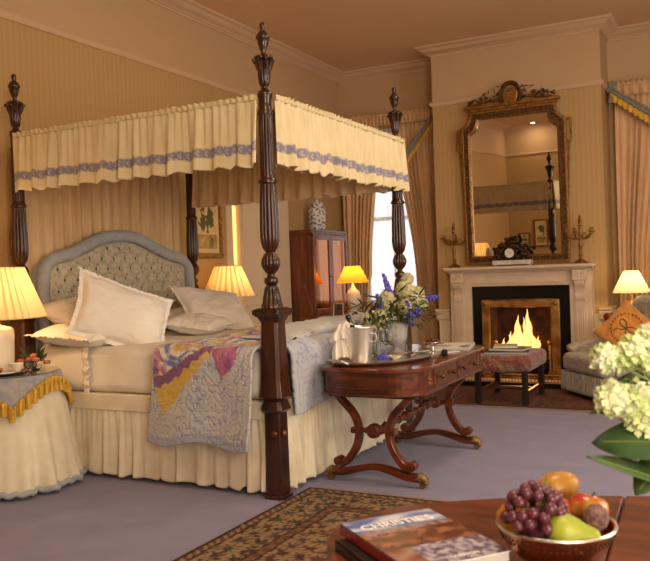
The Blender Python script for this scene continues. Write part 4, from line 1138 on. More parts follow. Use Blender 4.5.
for ye in (3.875, 4.84):
    for s_ in (-1, 1):
        C = catmull([(s_*.225, .49), (s_*.19, .45), (s_*.115, .37), (s_*.088, .285), (s_*.105, .20), (s_*.155, .125), (s_*.205, .095)], 6)
        m = MB(); flatbar([(xc+x, ye, z, .036+.006*(k/(len(C)-1))) for k, (x, z) in enumerate(C)], .05, 0, m)
        # scroll
        c2 = MB().lathe([(.010, -.028), (.025, -.026), (.027, 0), (.025, .026), (.010, .028)], seg=24); c2.xf(Matrix.Translation((xc+s_*.213, ye, .112)) @ Matrix.Rotation(pi/2, 4, 'X')); m.add(c2.v, c2.f)
        m.build('leg', MAHR, ct)
    F = catmull([(-.25, .065), (-.18, .066), (-.09, .09), (0, .104), (.09, .09), (.18, .066), (.25, .065)], 5)
    m = MB(); flatbar([(xc+x, ye, z-.01, .044-.010*(1-abs(x)/.25)) for x, z in F], .052, 0, m); o = m.build('foot_bar', MAHR, ct)
    for s_ in (-1, 1):
        x = xc+s_*.27
        m = MB().tube([(xc+s_*.235, ye, .054), (xc+s_*.26, ye, .055), (xc+s_*.283, ye, .044), (xc+s_*.297, ye, .034)], [.027, .028, .022, .009], 12)
        for q_ in (-.016, 0, .016): m.ell((xc+s_*.29, ye+q_, .032), (.014, .008, .010), 8, 6)
        w_ = MB().lathe([(.006, -.012), (.018, -.01), (.018, .01), (.006, .012)], seg=16); w_.xf(Matrix.Translation((xc+s_*.268, ye, .0185)) @ Matrix.Rotation(pi/2, 4, 'X')); m.add(w_.v, w_.f)
        m.build('paw_caster', OLDBR, o)
    # centre disc and spindle between the curves
    c2 = MB().lathe([(.01, -.028), (.036, -.026), (.040, -.012), (.040, .012), (.036, .026), (.01, .028)], seg=28); c2.xf(Matrix.Translation((xc, ye, .287)) @ Matrix.Rotation(pi/2, 4, 'X'))
    c2.tube([(xc-.1, ye, .287), (xc-.06, ye, .287), (xc-.045, ye, .287), (xc+.045, ye, .287), (xc+.06, ye, .287), (xc+.1, ye, .287)], [.018, .011, .018, .018, .011, .018], 12)
    for s_ in (-1, 1): c2.cbox((xc+s_*.105, ye, .287), (.045, .056, .03))
    c2.build('centre_boss', MAHR, ct, bev=.002)
    MB().box(xc-.25, xc+.25, ye-.028, ye+.028, .468, .49).build('bearer', MAHD, ct, smooth=False)
n = 24; L_ = .93; rs = []; pts = []
for k in range(61):
    t = k/60; pts.append((xc, 3.89+L_*t, .287))
    u = abs(t-.5)*2; rs.append(.013+.009*(1 if .46 < t < .54 else 0)+.008*(sin(u*pi*5)**8)+.006*(1-u))
MB().tube(pts, rs, 16).build('stretcher', MAHR, ct)

# ---- things on the console
tz = TZ+.001
TRX, TRY = -1.80, 4.12
tray = thing('silver_tray', 'oval silver tray on the sofa table under the ice bucket', 'tray', (TRX, TRY, tz))
Mt = Matrix.Translation((TRX, TRY, tz)) @ Matrix.Rotation(radians(66), 4, 'Z')
MB().lathe([(.002, .004), (.20, .004), (.215, .01), (.225, .016), (.232, .018), (.23, .013), (.212, .0), (.002, .0)], seg=64, cap=False, sx=1.45, sy=.92, rf=lambda a, z, k: 1+(.02*abs(sin(a*9)) if k in (3, 4, 5) else 0)).xf(Mt).build('tray_plate', SILVER, tray)
m = MB()
for s_ in (-1, 1): m.tube(catmull([(s_*.31, -.07, .012), (s_*.345, -.05, .03), (s_*.355, 0, .034), (s_*.345, .05, .03), (s_*.31, .07, .012)], 5), .006, 8)
m.xf(Mt).build('handle', SILVER, tray)
ty_ = tz+.0045
bx, by = -1.872, 3.985
bk = thing('ice_bucket', 'tapered silver ice bucket on the tray', 'ice bucket', (bx, by, ty_))
MB().lathe([(.05, 0), (.054, .004), (.056, .012), (.058, .016), (.0745, .18), (.077, .188), (.08, .194), (.079, .2), (.074, .2), (.072, .185), (.056, .02), (.01, .012)], (bx, by, ty_), 48, cap=False).build('bucket_wall', pm('brushed_silver', '#e6e2da', .45, metal=1), bk)
m = MB()
for s_ in (-1, 1): m.tube(catmull([(bx+s_*.072, by, ty_+.16), (bx+s_*.095, by, ty_+.155), (bx+s_*.095, by, ty_+.12), (bx+s_*.068, by, ty_+.115)], 4), .004, 8)
m.build('handle', SILVER, bk)
bo = MB().lathe([(.03, 0), (.036, .01), (.037, .12), (.03, .15), (.016, .18), (.0145, .22), (.016, .225), (.016, .235), (.013, .245)], seg=24)
bo.xf(Matrix.Translation((bx+.0, by-.0, ty_+.03)) @ Matrix.Rotation(radians(-14), 4, 'Y') @ Matrix.Rotation(radians(8), 4, 'X'))
o = bo.build('champagne_bottle', pm('dark_bottle', '#12150d', .12, coat=.5)); recenter(tag(o, 'dark wine bottle leaning in the silver ice bucket', 'bottle'))
# napkin hanging over the bucket rim
nk = MB(); pe = Vector((-.905, -.425, 0)); vd = Vector((.425, -.905, 0))   # away along the table, and towards the room
def nf(u, v, k=1.0, dd=0., zt_=.205, L_=.185):
    w_ = (.022+.03*min(1, v*1.3))*k
    h = .012*sin(u*pi*5+v*2)*(.35+v)
    out = .085+.022*min(1, v*2) if v > .12 else .06+.025*v/.12
    p = Vector((bx, by, 0))+pe*(out+(u-.5)*2*w_)+vd*(.012+dd+h)
    return (p.x, p.y, ty_+zt_+.018*sin(min(1, v/.25)*pi)-L_*v+.012*sin(u*4)*v)
nk.grid(lambda u, v: nf(u, v), 60, 40)
nk.grid(lambda u, v: nf(u, v, 1.12, .014, .21, .085), 60, 24)
nk.grid(lambda u, v: nf(u, v, .8, -.02, .21, .16), 40, 24)
nk.ell((bx+pe.x*.075, by+pe.y*.075, ty_+.212), (.03, .025, .02), 14, 10, wob=.5)
o = nk.build('napkin', WHITE, sol=.003); recenter(tag(o, 'white linen napkin draped over the side of the ice bucket', 'napkin'))
# crystal vase with flowers
vx, vy = -1.88, 4.52
vs_ = thing('crystal_vase', 'footed cut crystal vase of flowers on the sofa table', 'vase', (vx, vy, tz))
MB().lathe([(.045, 0), (.05, .006), (.035, .015), (.018, .03), (.022, .04), (.05, .055), (.066, .09), (.07, .13), (.078, .175), (.082, .185), (.078, .186), (.066, .13), (.06, .09), (.03, .055), (.01, .045)], (vx, vy, tz), 48, rf=lambda a, z, k: 1+.03*sin(a*16)*(1 if z > .05 else 0), cap=False).build('vase_bowl', CRYST, vs_)
fa = thing('flower_arrangement', 'loose bouquet of cream hydrangeas and blue delphiniums in the crystal vase', 'flowers', (vx, vy, tz+.06))
rl = random.Random(21)
def leafblade(m, p, d, l, w_, up=(0, 0, 1), curl=.2, n=6):
    p = Vector(p); d = Vector(d).normalized(); s = d.cross(Vector(up))
    if s.length < .05: s = d.cross(Vector((1, 0, 0)))
    s.normalize(); nrm = s.cross(d)
    vs = []
    for k in range(n+1):
        t = k/n; c = p+d*l*t-nrm*curl*l*t*t; hw = w_/2*sin(pi*min(1, .06+t*.94))**.75
        vs += [c-s*hw+nrm*hw*.25, c, c+s*hw+nrm*hw*.25]
    fs = []
    for k in range(n):
        for j in range(2): fs.append((k*3+j, k*3+j+1, (k+1)*3+j+1, (k+1)*3+j))
    m.add(vs, fs)
B0 = Vector((vx, vy, tz+.18))
fol = MB()
for k in range(240):
    a = rl.random()*2*pi; e = rl.random()**.7; r = .04+.19*rl.random()
    c = B0+Vector((r*cos(a)*.9, r*sin(a)*1.75, -.02+.24*rl.random()*(1-r*1.2)))
    d = Vector((cos(a)+rl.uniform(-.7, .7), sin(a)+rl.uniform(-.7, .7), rl.uniform(-.5, .9)))
    leafblade(fol, c, d, .05+.04*rl.random(), .018+.016*rl.random(), curl=rl.uniform(-.2, .6))
fol.build('foliage', LEAFD, fa)
stm = MB()
def floret(m, c, n_, r, petals=4):
    n_ = Vector(n_).normalized(); x = n_.orthogonal().normalized(); y = n_.cross(x); c = Vector(c); a0 = rl.random()*6
    for k in range(petals):
        a = a0+2*pi*k/petals; d = x*cos(a)+y*sin(a); s = n_.cross(d)
        m.add([c, c+d*r*.55+s*r*.42+n_*r*.12, c+d*r*1.05+n_*r*.25, c+d*r*.55-s*r*.42+n_*r*.12], [(0, 1, 2, 3)])
def hydr(c, r, mat, par=fa, nm='hydrangea', nf_=90, fr_=.018):
    m = MB(); c = Vector(c)
    m.ell(c, r*.78, 10, 8)
    for k in range(nf_):
        z = 1-2*(k+.5)/nf_; a = k*2.39996; q_ = sqrt(1-z*z); n_ = Vector((q_*cos(a), q_*sin(a), z))
        floret(m, c+n_*r*(.86+.12*rl.random()), n_+Vector((rl.uniform(-.3, .3),)*3), fr_)
    return m.build(nm, mat, par, smooth=False, flat=True)
def spike(p0, p1, par=fa, r=.02, nf_=36):
    m = MB(); p0 = Vector(p0); p1 = Vector(p1); d = (p1-p0).normalized(); x = d.orthogonal().normalized(); y = d.cross(x)
    m.tube([p0, p1], .003, 5)
    for k in range(nf_):
        t = k/nf_; a = k*2.4; rr = r*(1.15-.8*t); n_ = x*cos(a)+y*sin(a)+d*.3
        floret(m, p0.lerp(p1, t)+n_.normalized()*rr*.7, n_, rr*.9+.004, 5)
    return m.build('delphinium', PURP, par, smooth=False, flat=True)
for (dx, dy, dz, r) in ((-.02, -.08, .15, .05), (.02, .12, .20, .06), (.06, .0, .10, .045), (-.04, .02, .12, .045), (.06, .26, .11, .055), (.03, .3, .17, .05), (-.0, -.14, .13, .05), (.08, .09, .13, .045), (.02, .17, .27, .036), (-.02, -.2, .06, .04)):
    hydr(B0+Vector((dx, dy, dz)), r, CREAMP)
for a, b in (((-.02, -.0, .15), (-.06, -.03, .31)), ((.09, .02, .02), (.09, -.03, .14)), ((.1, -.02, .0), (.07, .05, .12)), ((.1, .1, .05), (.08, .16, .18)), ((.06, .28, .12), (.13, .44, .15)), ((-.02, -.16, .1), (-.0, -.27, .19)), ((.02, .27, .1), (.09, .38, .16))):
    spike(B0+Vector(a), B0+Vector(b))
m = MB()
for k in range(16):
    a = k*.39; m.tube([(vx+.01*cos(a), vy+.01*sin(a), tz+.07), (vx+.05*cos(a), vy+.05*sin(a), tz+.19), (vx+.1*cos(a), vy+.14*sin(a), tz+.27)], .003, 5)
m.build('stem', STEM, fa)
# small mixed posy behind the bucket (yellowish blossoms)
fb2 = thing('flower_posy', 'small posy of cream and green sprigs spilling out beside the ice bucket', 'flowers', (bx+.0, by+.2, ty_))
gx, gy = bx+.0, by+.20
MB().lathe([(.028, 0), (.03, .01), (.034, .09), (.036, .12), (.032, .12), (.03, .02), (.005, .01)], (gx, gy, ty_), 20, cap=False).build('tumbler', GLASS, fb2)
m = MB(); mc = MB()
for k in range(120):
    a = rl.random()*6.28; r = .085*sqrt(rl.random()); c = Vector((gx+r*cos(a), gy+r*sin(a)*1.2, ty_+.13+.12*rl.random()*(1-r*4)+.02))
    d = (rl.uniform(-1, 1), rl.uniform(-1, 1), rl.uniform(-.2, 1))
    leafblade(m, c, d, .035, .012)
    if k % 2 == 0: floret(mc, c+Vector((0, 0, .01)), d, .014, 5)
m.build('foliage', LEAFD, fb2); mc.build('blossom', CREAMP, fb2, smooth=False, flat=True)
m = MB()
for k in range(8):
    a = k*.8; m.tube([(gx+.008*cos(a), gy+.008*sin(a), ty_+.01), (gx+.025*cos(a), gy+.025*sin(a), ty_+.12), (gx+.05*cos(a), gy+.05*sin(a), ty_+.18)], .002, 5)
m.build('stem', STEM, fb2)
# single purple blossom on the tray
o = MB(); rl2 = random.Random(4)
for k in range(30): 
    a = k*2.4; r = .028*sqrt(k/30); floret(o, (-1.75+r*cos(a), 4.01+r*sin(a), ty_+.012+.03*(1-k/30)), (cos(a)*.6, sin(a)*.6, 1), .017, 5)
o = o.build('delphinium_head', PURP, smooth=False, flat=True); recenter(tag(o, 'loose violet blossom lying on the front edge of the tray', 'flower'))
# wine glasses
def wine_glass(x, y, z, label):
    t = thing('wine_glass', label, 'glass', (x, y, z), 'wine glasses on the silver tray')
    MB().lathe([(.032, 0), (.03, .003), (.006, .008), (.004, .02), (.004, .075), (.01, .085), (.028, .105), (.034, .135), (.031, .165), (.029, .165), (.032, .135), (.026, .107), (.002, .09)], (x, y, z), 32, cap=False).build('bowl_and_stem', GLASS, t)
    return t
wine_glass(-1.78, 4.13, ty_, 'stemmed glass on the tray right behind the ice bucket')
wine_glass(-1.84, 4.25, ty_, 'stemmed glass on the tray in front of the crystal vase')
for k, (x, y, lab, mt) in enumerate(((-1.74, 4.16, 'small white dish on the tray beside the violet blossom', CERW), (-1.70, 4.30, 'small silver dish of olives near the far end of the tray', SILVER))):
    t = thing('small_dish', lab, 'dish', (x, y, ty_))
    MB().lathe([(.018, 0), (.02, .003), (.038, .014), (.042, .02), (.04, .02), (.034, .013), (.002, .007)], (x, y, ty_), 28, cap=False).build('dish_bowl', mt, t)
    m = MB()
    for j in range(12): a = j*2.4; r = .007*sqrt(j); m.ell((x+r*cos(a), y+r*sin(a), ty_+.017), .006, 8, 6)
    o = m.build('nibbles', pm('olive_%d' % k, ('#b99a5a', '#3a2a18')[k], .4), t); o['kind'] = 'stuff'
# silver tazza with berries
zx, zy = -1.575, 4.33
tzz = thing('tazza', 'small silver footed dish on the sofa table near the drawers', 'dish', (zx, zy, tz))
MB().lathe([(.032, 0), (.034, .004), (.026, .01), (.01, .02), (.007, .03), (.012, .038), (.008, .045), (.007, .065), (.02, .074), (.048, .08), (.054, .088), (.052, .09), (.04, .084), (.002, .078)], (zx, zy, tz), 36, cap=False).build('dish_bowl', SILVER, tzz)
BER = pm('red_berry', '#5a1612', .3, coat=.3)
b0 = None
for j in range(16):
    a = j*2.4; r = .0095*sqrt(j); p = (zx+r*cos(a), zy+r*sin(a), tz+.0875+.006*(1 if j < 5 else 0))
    if b0 is None:
        m = MB().ell((0, 0, .006), .0075, 10, 8); b0 = tag(m.build('berry', BER), 'dark red berry in the silver footed dish', 'berry', 'berries in the silver footed dish'); b0.location = p
    else: dup(b0, p)
# newspapers
def npcol(seed):
    def f(u, v):
        if u < .04 or u > .96 or v < .03 or v > .97: return rgba('#cfc8bb')
        if nz(u*3+seed, v*4, seed) > .12: return mixc(rgba('#4c4844'), rgba('#a09890'), .5+.8*nz(u*14, v*14, seed))
        c_ = int(u*5); return rgba('#9c958a') if (int(v*60) % 2 == 0 and (u*5-c_) > .08) else rgba('#cdc6b9')
    return f
def paper(name, label, c, w_, l_, rot, z0, h, seed):
    t = thing(name, label, 'newspaper', (c[0], c[1], z0))
    M_ = Matrix.Translation((c[0], c[1], z0)) @ Matrix.Rotation(radians(rot), 4, 'Z')
    MB().grid(lambda u, v: ((u-.5)*w_, (v-.5)*l_, h+.003*sin(u*6+seed)+.002*sin(v*5)), 50, 60, npcol(seed)).xf(M_).build('front_page', PAPER, t, smooth=False)
    m = MB()
    k = max(1, int(h/.003))
    for i in range(k): m.box(-w_/2+.001*(i % 2), w_/2-.001*(i % 3), -l_/2+.0015*(i % 2), l_/2, h*i/k, h*(i+.8)/k)
    m.xf(M_).build('page_block', pm('page_edge', '#cbc4b6', .8), t, smooth=False)
paper('newspaper', 'folded newspaper lying on the far end of the sofa table', (-1.66, 4.90), .28, .36, 12, tz, .012, 1)
paper('newspaper', 'opened newspaper sheet between the tray and the far end of the sofa table', (-1.66, 4.56), .20, .26, -28, tz, .006, 4)
o = MB().cbox((-1.56, 4.49, tz+.012), (.035, .12, .022), Matrix.Rotation(radians(20), 3, 'Z')).build('spectacle_case', IRON, bev=.006); recenter(tag(o, 'small black case on the sofa table behind the silver footed dish', 'case'))

# ------------------------------------------------------------ stool by the hearth
NEED = pm('needlework', '#8a4a32', .85, attr='col', sheen=.3)
DARKL = pm('ebonised_wood', '#1e120c', .35)
SX0, SX1, SY0, SY1 = -2.0, -1.505, 6.38, 7.06
st = thing('upholstered_stool', 'oblong stool with red floral needlework seat in front of the fireplace', 'stool', (-1.75, 6.72, 0))
pal = [rgba(c) for c in ('#7c3024', '#8e4634', '#6f6a40', '#96805a', '#574a48', '#6a2828')]
def ncol(u, v):
    n = noise.cell(Vector((u*34+nz(u*14, v*14)*3, v*17+nz(u*14, v*14, 4)*3, 1))); return mixc(pal[int(n*6) % 6], pal[0], .25+.25*nz(u*20, v*20))
m = rbox(SX0, SX1, SY0, SY1, .275, .415, .05, 40, .006)
m.c = [ncol((p[0]-SX0)*1.6+p[2], (p[1]-SY0)*2.2+p[2]) for p in m.v]
m.build('seat', NEED, st)
for xx in (SX0+.03, SX1-.075):
    for yy in (SY0+.02, SY1-.065): MB().box(xx, xx+.045, yy, yy+.045, 0, .285).build('leg', DARKL, st, smooth=False, bev=.004)
MB().box(SX0+.075, SX1-.075, 6.71, 6.735, .09, .12).build('stretcher', MAHR, st, smooth=False)
for xx in (SX0+.04, SX1-.062): MB().box(xx, xx+.022, SY0+.065, SY1-.065, .09, .12).build('stretcher', MAHR, st, smooth=False)
def book(name, label, c, w_, l_, h, rot, z0, cov, cat='book', par=None):
    t = thing(name, label, cat, (c[0], c[1], z0), 'books and papers on the hearth stool')
    M_ = Matrix.Translation((c[0], c[1], z0)) @ Matrix.Rotation(radians(rot), 4, 'Z')
    MB().box(-w_/2, w_/2, -l_/2, l_/2, 0, .003).box(-w_/2, w_/2, -l_/2, l_/2, h-.003, h).box(-w_/2, -w_/2+.003, -l_/2, l_/2, 0, h).xf(M_).build('cover', pm('cover_'+cov.strip('#'), cov, .5), t, smooth=False)
    MB().box(-w_/2+.003, w_/2-.006, -l_/2+.005, l_/2-.005, .003, h-.003).xf(M_).build('page_block', bpy.data.materials['page_edge'], t, smooth=False)
    return t
book('magazine', 'dark magazine at the bottom of the pile on the stool', (-1.76, 6.66), .36, .30, .016, 10, .414, '#37322e')
book('book', 'grey book in the middle of the pile on the stool', (-1.74, 6.70), .30, .24, .022, -6, .431, '#6d6a64')
book('book', 'cream book on top of the pile on the stool', (-1.78, 6.70), .2, .19, .02, 14, .454, '#c9b894')

# ------------------------------------------------------------ rugs
RUG = pm('oriental_rug', '#7a5a3a', .95, attr='col', bump=.3, bscale=300)
RT = rgba('#8b7352'); RD = rgba('#1e1616'); RR = rgba('#5e2620'); RB = rgba('#2f3840'); RO = rgba('#6e5232')
def sd_motif(x, y, s, k):
    """small angular flower repeated on a grid of pitch s"""
    i = math.floor(x/s); j = math.floor(y/s); fx = x/s-i-.5; fy = y/s-j-.5
    r = abs(fx)+abs(fy); a = max(abs(fx), abs(fy)); h = (i*7+j*13+k) % 4
    if r < .12: return 2 if h % 2 else 3
    if r < .26: return 1 if h < 2 else 3
    if a < .40 and abs(abs(fx)-abs(fy)) < .07: return 1
    if abs(fx) < .04 or (abs(fy) < .04 and h != 1): return 2
    return 0
def rugcol(W_, L_, field=RT, medal=RD):
    RT = field
    def f(x, y):
        x += .008*nz(x*18, y*18, 3); y += .008*nz(x*18, y*18, 9)
        e = min(x, W_-x, y, L_-y); n = nz(x*60, y*60)*.25
        C = None
        if e < .02: C = RD
        elif e < .05: C = RR if (int((x+y)*40) % 2) else RT
        elif e < .065: C = RD
        elif e < .25:
            # main border
            k = sd_motif(x+.02, y+.03, .10, 1) or (1 if nz(x*34, y*34, 2) > .22 else 0); C = (RT, RD, RR, RB)[k]
        elif e < .265: C = RD
        elif e < .30: C = RR if (int(x*26)+int(y*26)) % 2 else RO
        elif e < .315: C = RD
        else:
            cx = W_/2; fx = x-cx; per = 1.05; fy = ((y-.12) % per)-per/2
            hx = abs(fx)/.45+abs(fy)/.50
            stp = .06*(int(abs(fy)*30) % 2)
            if hx+stp < 1.0:
                if hx+stp > .9: C = RR
                elif hx+stp > .82: C = RT
                else:
                    k = sd_motif(x, y, .09, 2); C = (medal, RT, RR, RB)[k]
                    if hx < .42: C = (RT, RR, RB, RD)[sd_motif(x, y, .07, 3)] if hx < .36 else RR
            else:
                k = sd_motif(x+.04, y, .09, 5) or (2 if nz(x*30, y*30, 6) > .25 else 0); C = (field, RD, RR, RB)[k]
        return mixc(C, RO, max(0, .12+n))
    return f
def rug(x0, x1, y0, y1, label, field, medal, res=.008, ends=True):
    t = thing('oriental_rug', label, 'rug', ((x0+x1)/2, (y0+y1)/2, 0))
    nx = int((x1-x0)/res); ny = int((y1-y0)/res); f = rugcol(x1-x0, y1-y0, field, medal)
    m = MB().grid(lambda u, v: (x0+(x1-x0)*u, y0+(y1-y0)*v, .011+.001*nz(u*9, v*9)), nx, ny, lambda u, v: f((x1-x0)*u, (y1-y0)*v))
    m.build('rug_pile', RUG, t, smooth=False, flat=True)
    MB().box(x0, x1, y0, y1, .001, .0095).build('rug_edge', pm('rug_edge_wool', '#3a241c', .95), t, smooth=False)
    rl = random.Random(8)
    for ye, sg in ((y0, -1), (y1, 1)):
        k = x0; m = MB()
        while k < x1:
            dx = rl.uniform(-.006, .006); l = .045+.02*rl.random()
            m.add([(k, ye, .006), (k+.007, ye, .006), (k+.006+dx, ye+sg*l, .003), (k+.001+dx, ye+sg*l, .003)], [(0, 1, 2, 3)]); k += .010
        m.build('fringe', pm('fringe_wool', '#a08a64', .95), t, smooth=False, flat=True)
rug(-2.045, -.35, .9, 3.66, 'tan and navy oriental rug with medallions lying beside the bedpost', RT, RD)
RT0 = RT; 
rug(-2.5, -.1, 6.36, 7.34, 'dark red oriental hearth rug under the stool and armchair', rgba('#6e3a26'), rgba('#241310'), .009)

# ------------------------------------------------------------ armchair
ac = thing('armchair', 'low armchair in grey floral chintz facing the fire', 'armchair', (-.90, 7.09, .0125))
ac['_org'] = (0, 0, 0)
palc = [rgba(c) for c in ('#ab9f8c', '#8a8a8e', '#c2ac88', '#70767f', '#9c8468')]
def cc_(p):
    n = nz(p[0]*16+3, p[1]*16, p[2]*16); b = nz(p[0]*40, p[1]*40, p[2]*40)
    return mixc(palc[int(abs(n)*14) % 5], palc[0], .15+.4*b)
def colr(m, f=cc_): m.c = [f(p) for p in m.v]; return m
# local frame: +X forward, +Y the chair's left
colr(rbox(-.36, .38, -.34, .34, .20, .36, .05, 26, .008)).build('seat_cushion', CHINTZ, ac)
colr(rbox(-.38, .35, -.37, .37, .10, .21, .03, 20)).build('seat_base', CHINTZ, ac)
m = rbox(-.09, .09, -.35, .35, 0, .56, .08, 30, .01); m.v = [(x-.27-.22*z, y*(1-.12*max(0, z-.2)), z+.27) for x, y, z in m.v]; colr(m).build('backrest', CHINTZ, ac)
for s_ in (-1, 1):
    m = MB().tube(catmull([(-.30, s_*.36, .43), (-.05, s_*.365, .42), (.14, s_*.37, .40), (.24, s_*.37, .385), (.28, s_*.37, .36)], 5), [.048]*18+[.048, .04, .02], 16)
    m.add(*(lambda q_: (q_.v, q_.f))(rbox(-.36, .26, s_*.355-.03, s_*.355+.03, .2, .40, .03, 16))); colr(m).build('armrest', CHINTZ, ac)
sk = MB(); per = [(-.385, -.38), (.36, -.38), (.36, .38), (-.385, .38), (-.385, -.38)]
def skf(u, v):
    s = u*4; k = min(3, int(s)); t = s-k; a, b = per[k], per[k+1]
    x = a[0]+(b[0]-a[0])*t; y = a[1]+(b[1]-a[1])*t; w_ = .006*sin(u*2*pi*70)
    n_ = ((0, -1), (1, 0), (0, 1), (-1, 0))[k]
    return (x+n_[0]*(w_+.008*v), y+n_[1]*(w_+.008*v), .20-.165*v)
colr(sk.grid(skf, 700, 6)).build('pleated_skirt', CHINTZ, ac, sol=.003)
for x in (-.33, .31):
    for y in (-.32, .32): MB().lathe([(.015, 0), (.022, .1)], (x, y, 0), 14).build('leg', MAHD, ac)
ac.rotation_euler = (0, 0, atan2(-.61, -.79))
# orange cushion with a bow
cu = thing('cushion', 'orange velvet cushion with an embroidered bow on the armchair', 'cushion', (0, 0, 0))
ORG = pm('orange_velvet', '#cc8a38', .8, c2='#b8742a', ns=(14, 14, 14), sheen=.4)
pillow(.40, .40, .14, 9).build('cushion_cover', ORG, cu)
m = MB(); BOW = pm('bow_embroidery', '#57442c', .8)
def surf(x, y): k = (1-abs(x/.20)**2.4)*(1-abs(y/.20)**2.4); return .07*max(k, 0)**.42+.004
for s_ in (-1, 1):
    m.tube([(p[0], p[1], surf(p[0], p[1])) for p in catmull([(0, 0), (s_*.03, .035), (s_*.075, .04), (s_*.08, .01), (s_*.04, -.008), (0, 0)], 5)], .004, 6)
    m.tube([(p[0], p[1], surf(p[0], p[1])) for p in catmull([(0, 0), (s_*.02, -.035), (s_*.055, -.05), (s_*.06, -.085)], 5)], .004, 6)
for k in range(26):
    a = 2*pi*k/26; x, y = .125*cos(a), .125*sin(a); m.tube([(x-.007, y, surf(x, y)-.002), (x, y+.007, surf(x, y)), (x+.009, y-.005, surf(x, y)-.002)], .004, 5)
m.ell((0, 0, surf(0, 0)), (.01, .01, .005), 8, 6); m.build('embroidered_bow', BOW, cu)
cu.location = (-.83, 6.98, .575)
cu.rotation_euler = Matrix(((.60, -.70, -.39), (-.62, -.10, -.78), (.505, .71, -.49))).to_euler() if False else (radians(62), radians(38), radians(-18))

# side table with lamp and small red bowl, behind the armchair
s2 = thing('side_table', 'small round mahogany side table behind the armchair', 'side table', (-.86, 7.66, 0))
MB().lathe([(.17, .575), (.2, .58), (.2, .595), (.17, .6)], (-.92, 7.68, 0), 40).build('table_top', MAHR, s2)
MB().lathe([(.02, .08), (.03, .12), (.02, .2), (.035, .3), (.02, .4), (.02, .575)], (-.92, 7.68, 0), 20).build('pedestal', MAHR, s2)
for k in range(3):
    a = k*2*pi/3+.5; MB().tube([(-.92+.015*cos(a), 7.68+.015*sin(a), .12), (-.92+.1*cos(a), 7.68+.1*sin(a), .07), (-.92+.17*cos(a), 7.68+.17*sin(a), .016)], [.02, .016, .014], 8).build('leg', MAHR, s2)
l4 = thing('table_lamp', 'lamp with a plain cream shade glowing behind the armchair', 'lamp', (-.87, 7.7, .6))
MB().lathe([(.05, 0), (.055, .01), (.03, .03), (.045, .07), (.05, .12), (.03, .17), (.012, .2), (.01, .25)], (-.87, 7.7, .6), 24).build('lamp_base', BRASS, l4)
m = MB(); m.grid(lambda u, v: (-.87+(.165-.10*v)*cos(2*pi*u), 7.7+(.165-.10*v)*sin(2*pi*u), .865+.20*v), 48, 6, cu=True); m.build('lamp_shade', SH3, l4)
lamp_light('lamp_light', (-.87, 7.7, .95), 3.0, (1, .72, .38))
rb = MB().lathe([(.02, 0), (.03, .004), (.05, .03), (.052, .06), (.04, .08), (.036, .08), (.045, .055), (.02, .01)], (-1.06, 7.62, .6), 24, cap=False).build('red_bowl', pm('ruby_glass', '#7a1c10', .15, coat=.5)); recenter(tag(rb, 'small ruby red bowl between fireplace and armchair', 'bowl'))

# ------------------------------------------------------------ foreground table
FZ_ = .60
P = catmull([(-.46, .95), (-.60, 1.14), (-.705, 1.33), (-.775, 1.46), (-.77, 1.57), (-.714, 1.70), (-.597, 1.793), (-.473, 1.867), (-.251, 1.965), (.05, 2.03), (.4, 2.0), (.62, 1.75), (.68, 1.3), (.6, .95)], 5)
ft = thing('coffee_table', 'reddish mahogany table in the foreground holding the fruit bowl', 'table', (-.05, 1.4, 0))
FT1 = [p for p in P if p[0] < -.228]; 
MB().prism([p for p in P if p[0] < -.255]+[(-.2505, 1.964), (-.208, .95)], FZ_-.025, FZ_).build('table_leaf', MAHR, ft, smooth=False, bev=.005)
MB().prism([(-.206, .95), (-.2485, 1.965)]+[p for p in P if p[0] > -.235], FZ_-.025, FZ_).build('table_leaf', MAHR, ft, smooth=False, bev=.005)
MB().prism([(x*.86-.0, 1.42+(y-1.42)*.84) for x, y in P], FZ_-.10, FZ_-.026).build('apron', MAHR, ft, smooth=False)
for xx, yy in ((-.5, 1.15), (-.42, 1.55), (.3, 1.7), (.42, 1.2)): MB().lathe([(.014, 0), (.02, .02), (.018, .3), (.026, .5), (.026, .54)], (xx, yy, 0), 20).build('leg', MAHR, ft)
# books
def ray_book(): pass
BM_ = Matrix.Translation((-.548, 1.405, FZ_+.0005)) @ Matrix.Rotation(radians(49), 4, 'Z')
b2_ = thing('book', 'black-covered book underneath the auction catalogue on the foreground table', 'book', (-.575, 1.44, FZ_))
MB().box(-.118, .08, -.13, .125, .0, .0025).box(-.118, .08, -.13, .125, .0165, .019).box(-.118, -.115, -.13, .125, 0, .019).xf(BM_ @ Matrix.Translation((-.012, -.01, 0))).build('cover', pm('black_cover', '#1c1a18', .35), b2_, smooth=False)
MB().box(-.115, .077, -.127, .121, .0025, .0165).xf(BM_ @ Matrix.Translation((-.012, -.01, 0))).build('page_block', bpy.data.materials['page_edge'], b2_, smooth=False)
b1_ = thing('auction_catalogue', 'thick auction catalogue with a painted battle cover on the foreground table', 'book', (-.56, 1.45, FZ_+.02))
BMt = BM_ @ Matrix.Translation((0, 0, .0205)) @ Matrix.Rotation(radians(2), 4, 'Z')
BW, BL, BH = .206, .288, .021     # width (reading direction), height of the page, thickness
MB().box(-BW/2, BW/2, -BL/2, BL/2, 0, .002).box(-BW/2, -BW/2+.002, -BL/2, BL/2, 0, BH).xf(BMt).build('back_cover', pm('red_spine', '#8e1c1c', .35, coat=.3), b1_, smooth=False)
MB().box(-BW/2+.002, BW/2-.004, -BL/2+.003, BL/2-.003, .002, BH-.002).xf(BMt).build('page_block', bpy.data.materials['page_edge'], b1_, smooth=False)
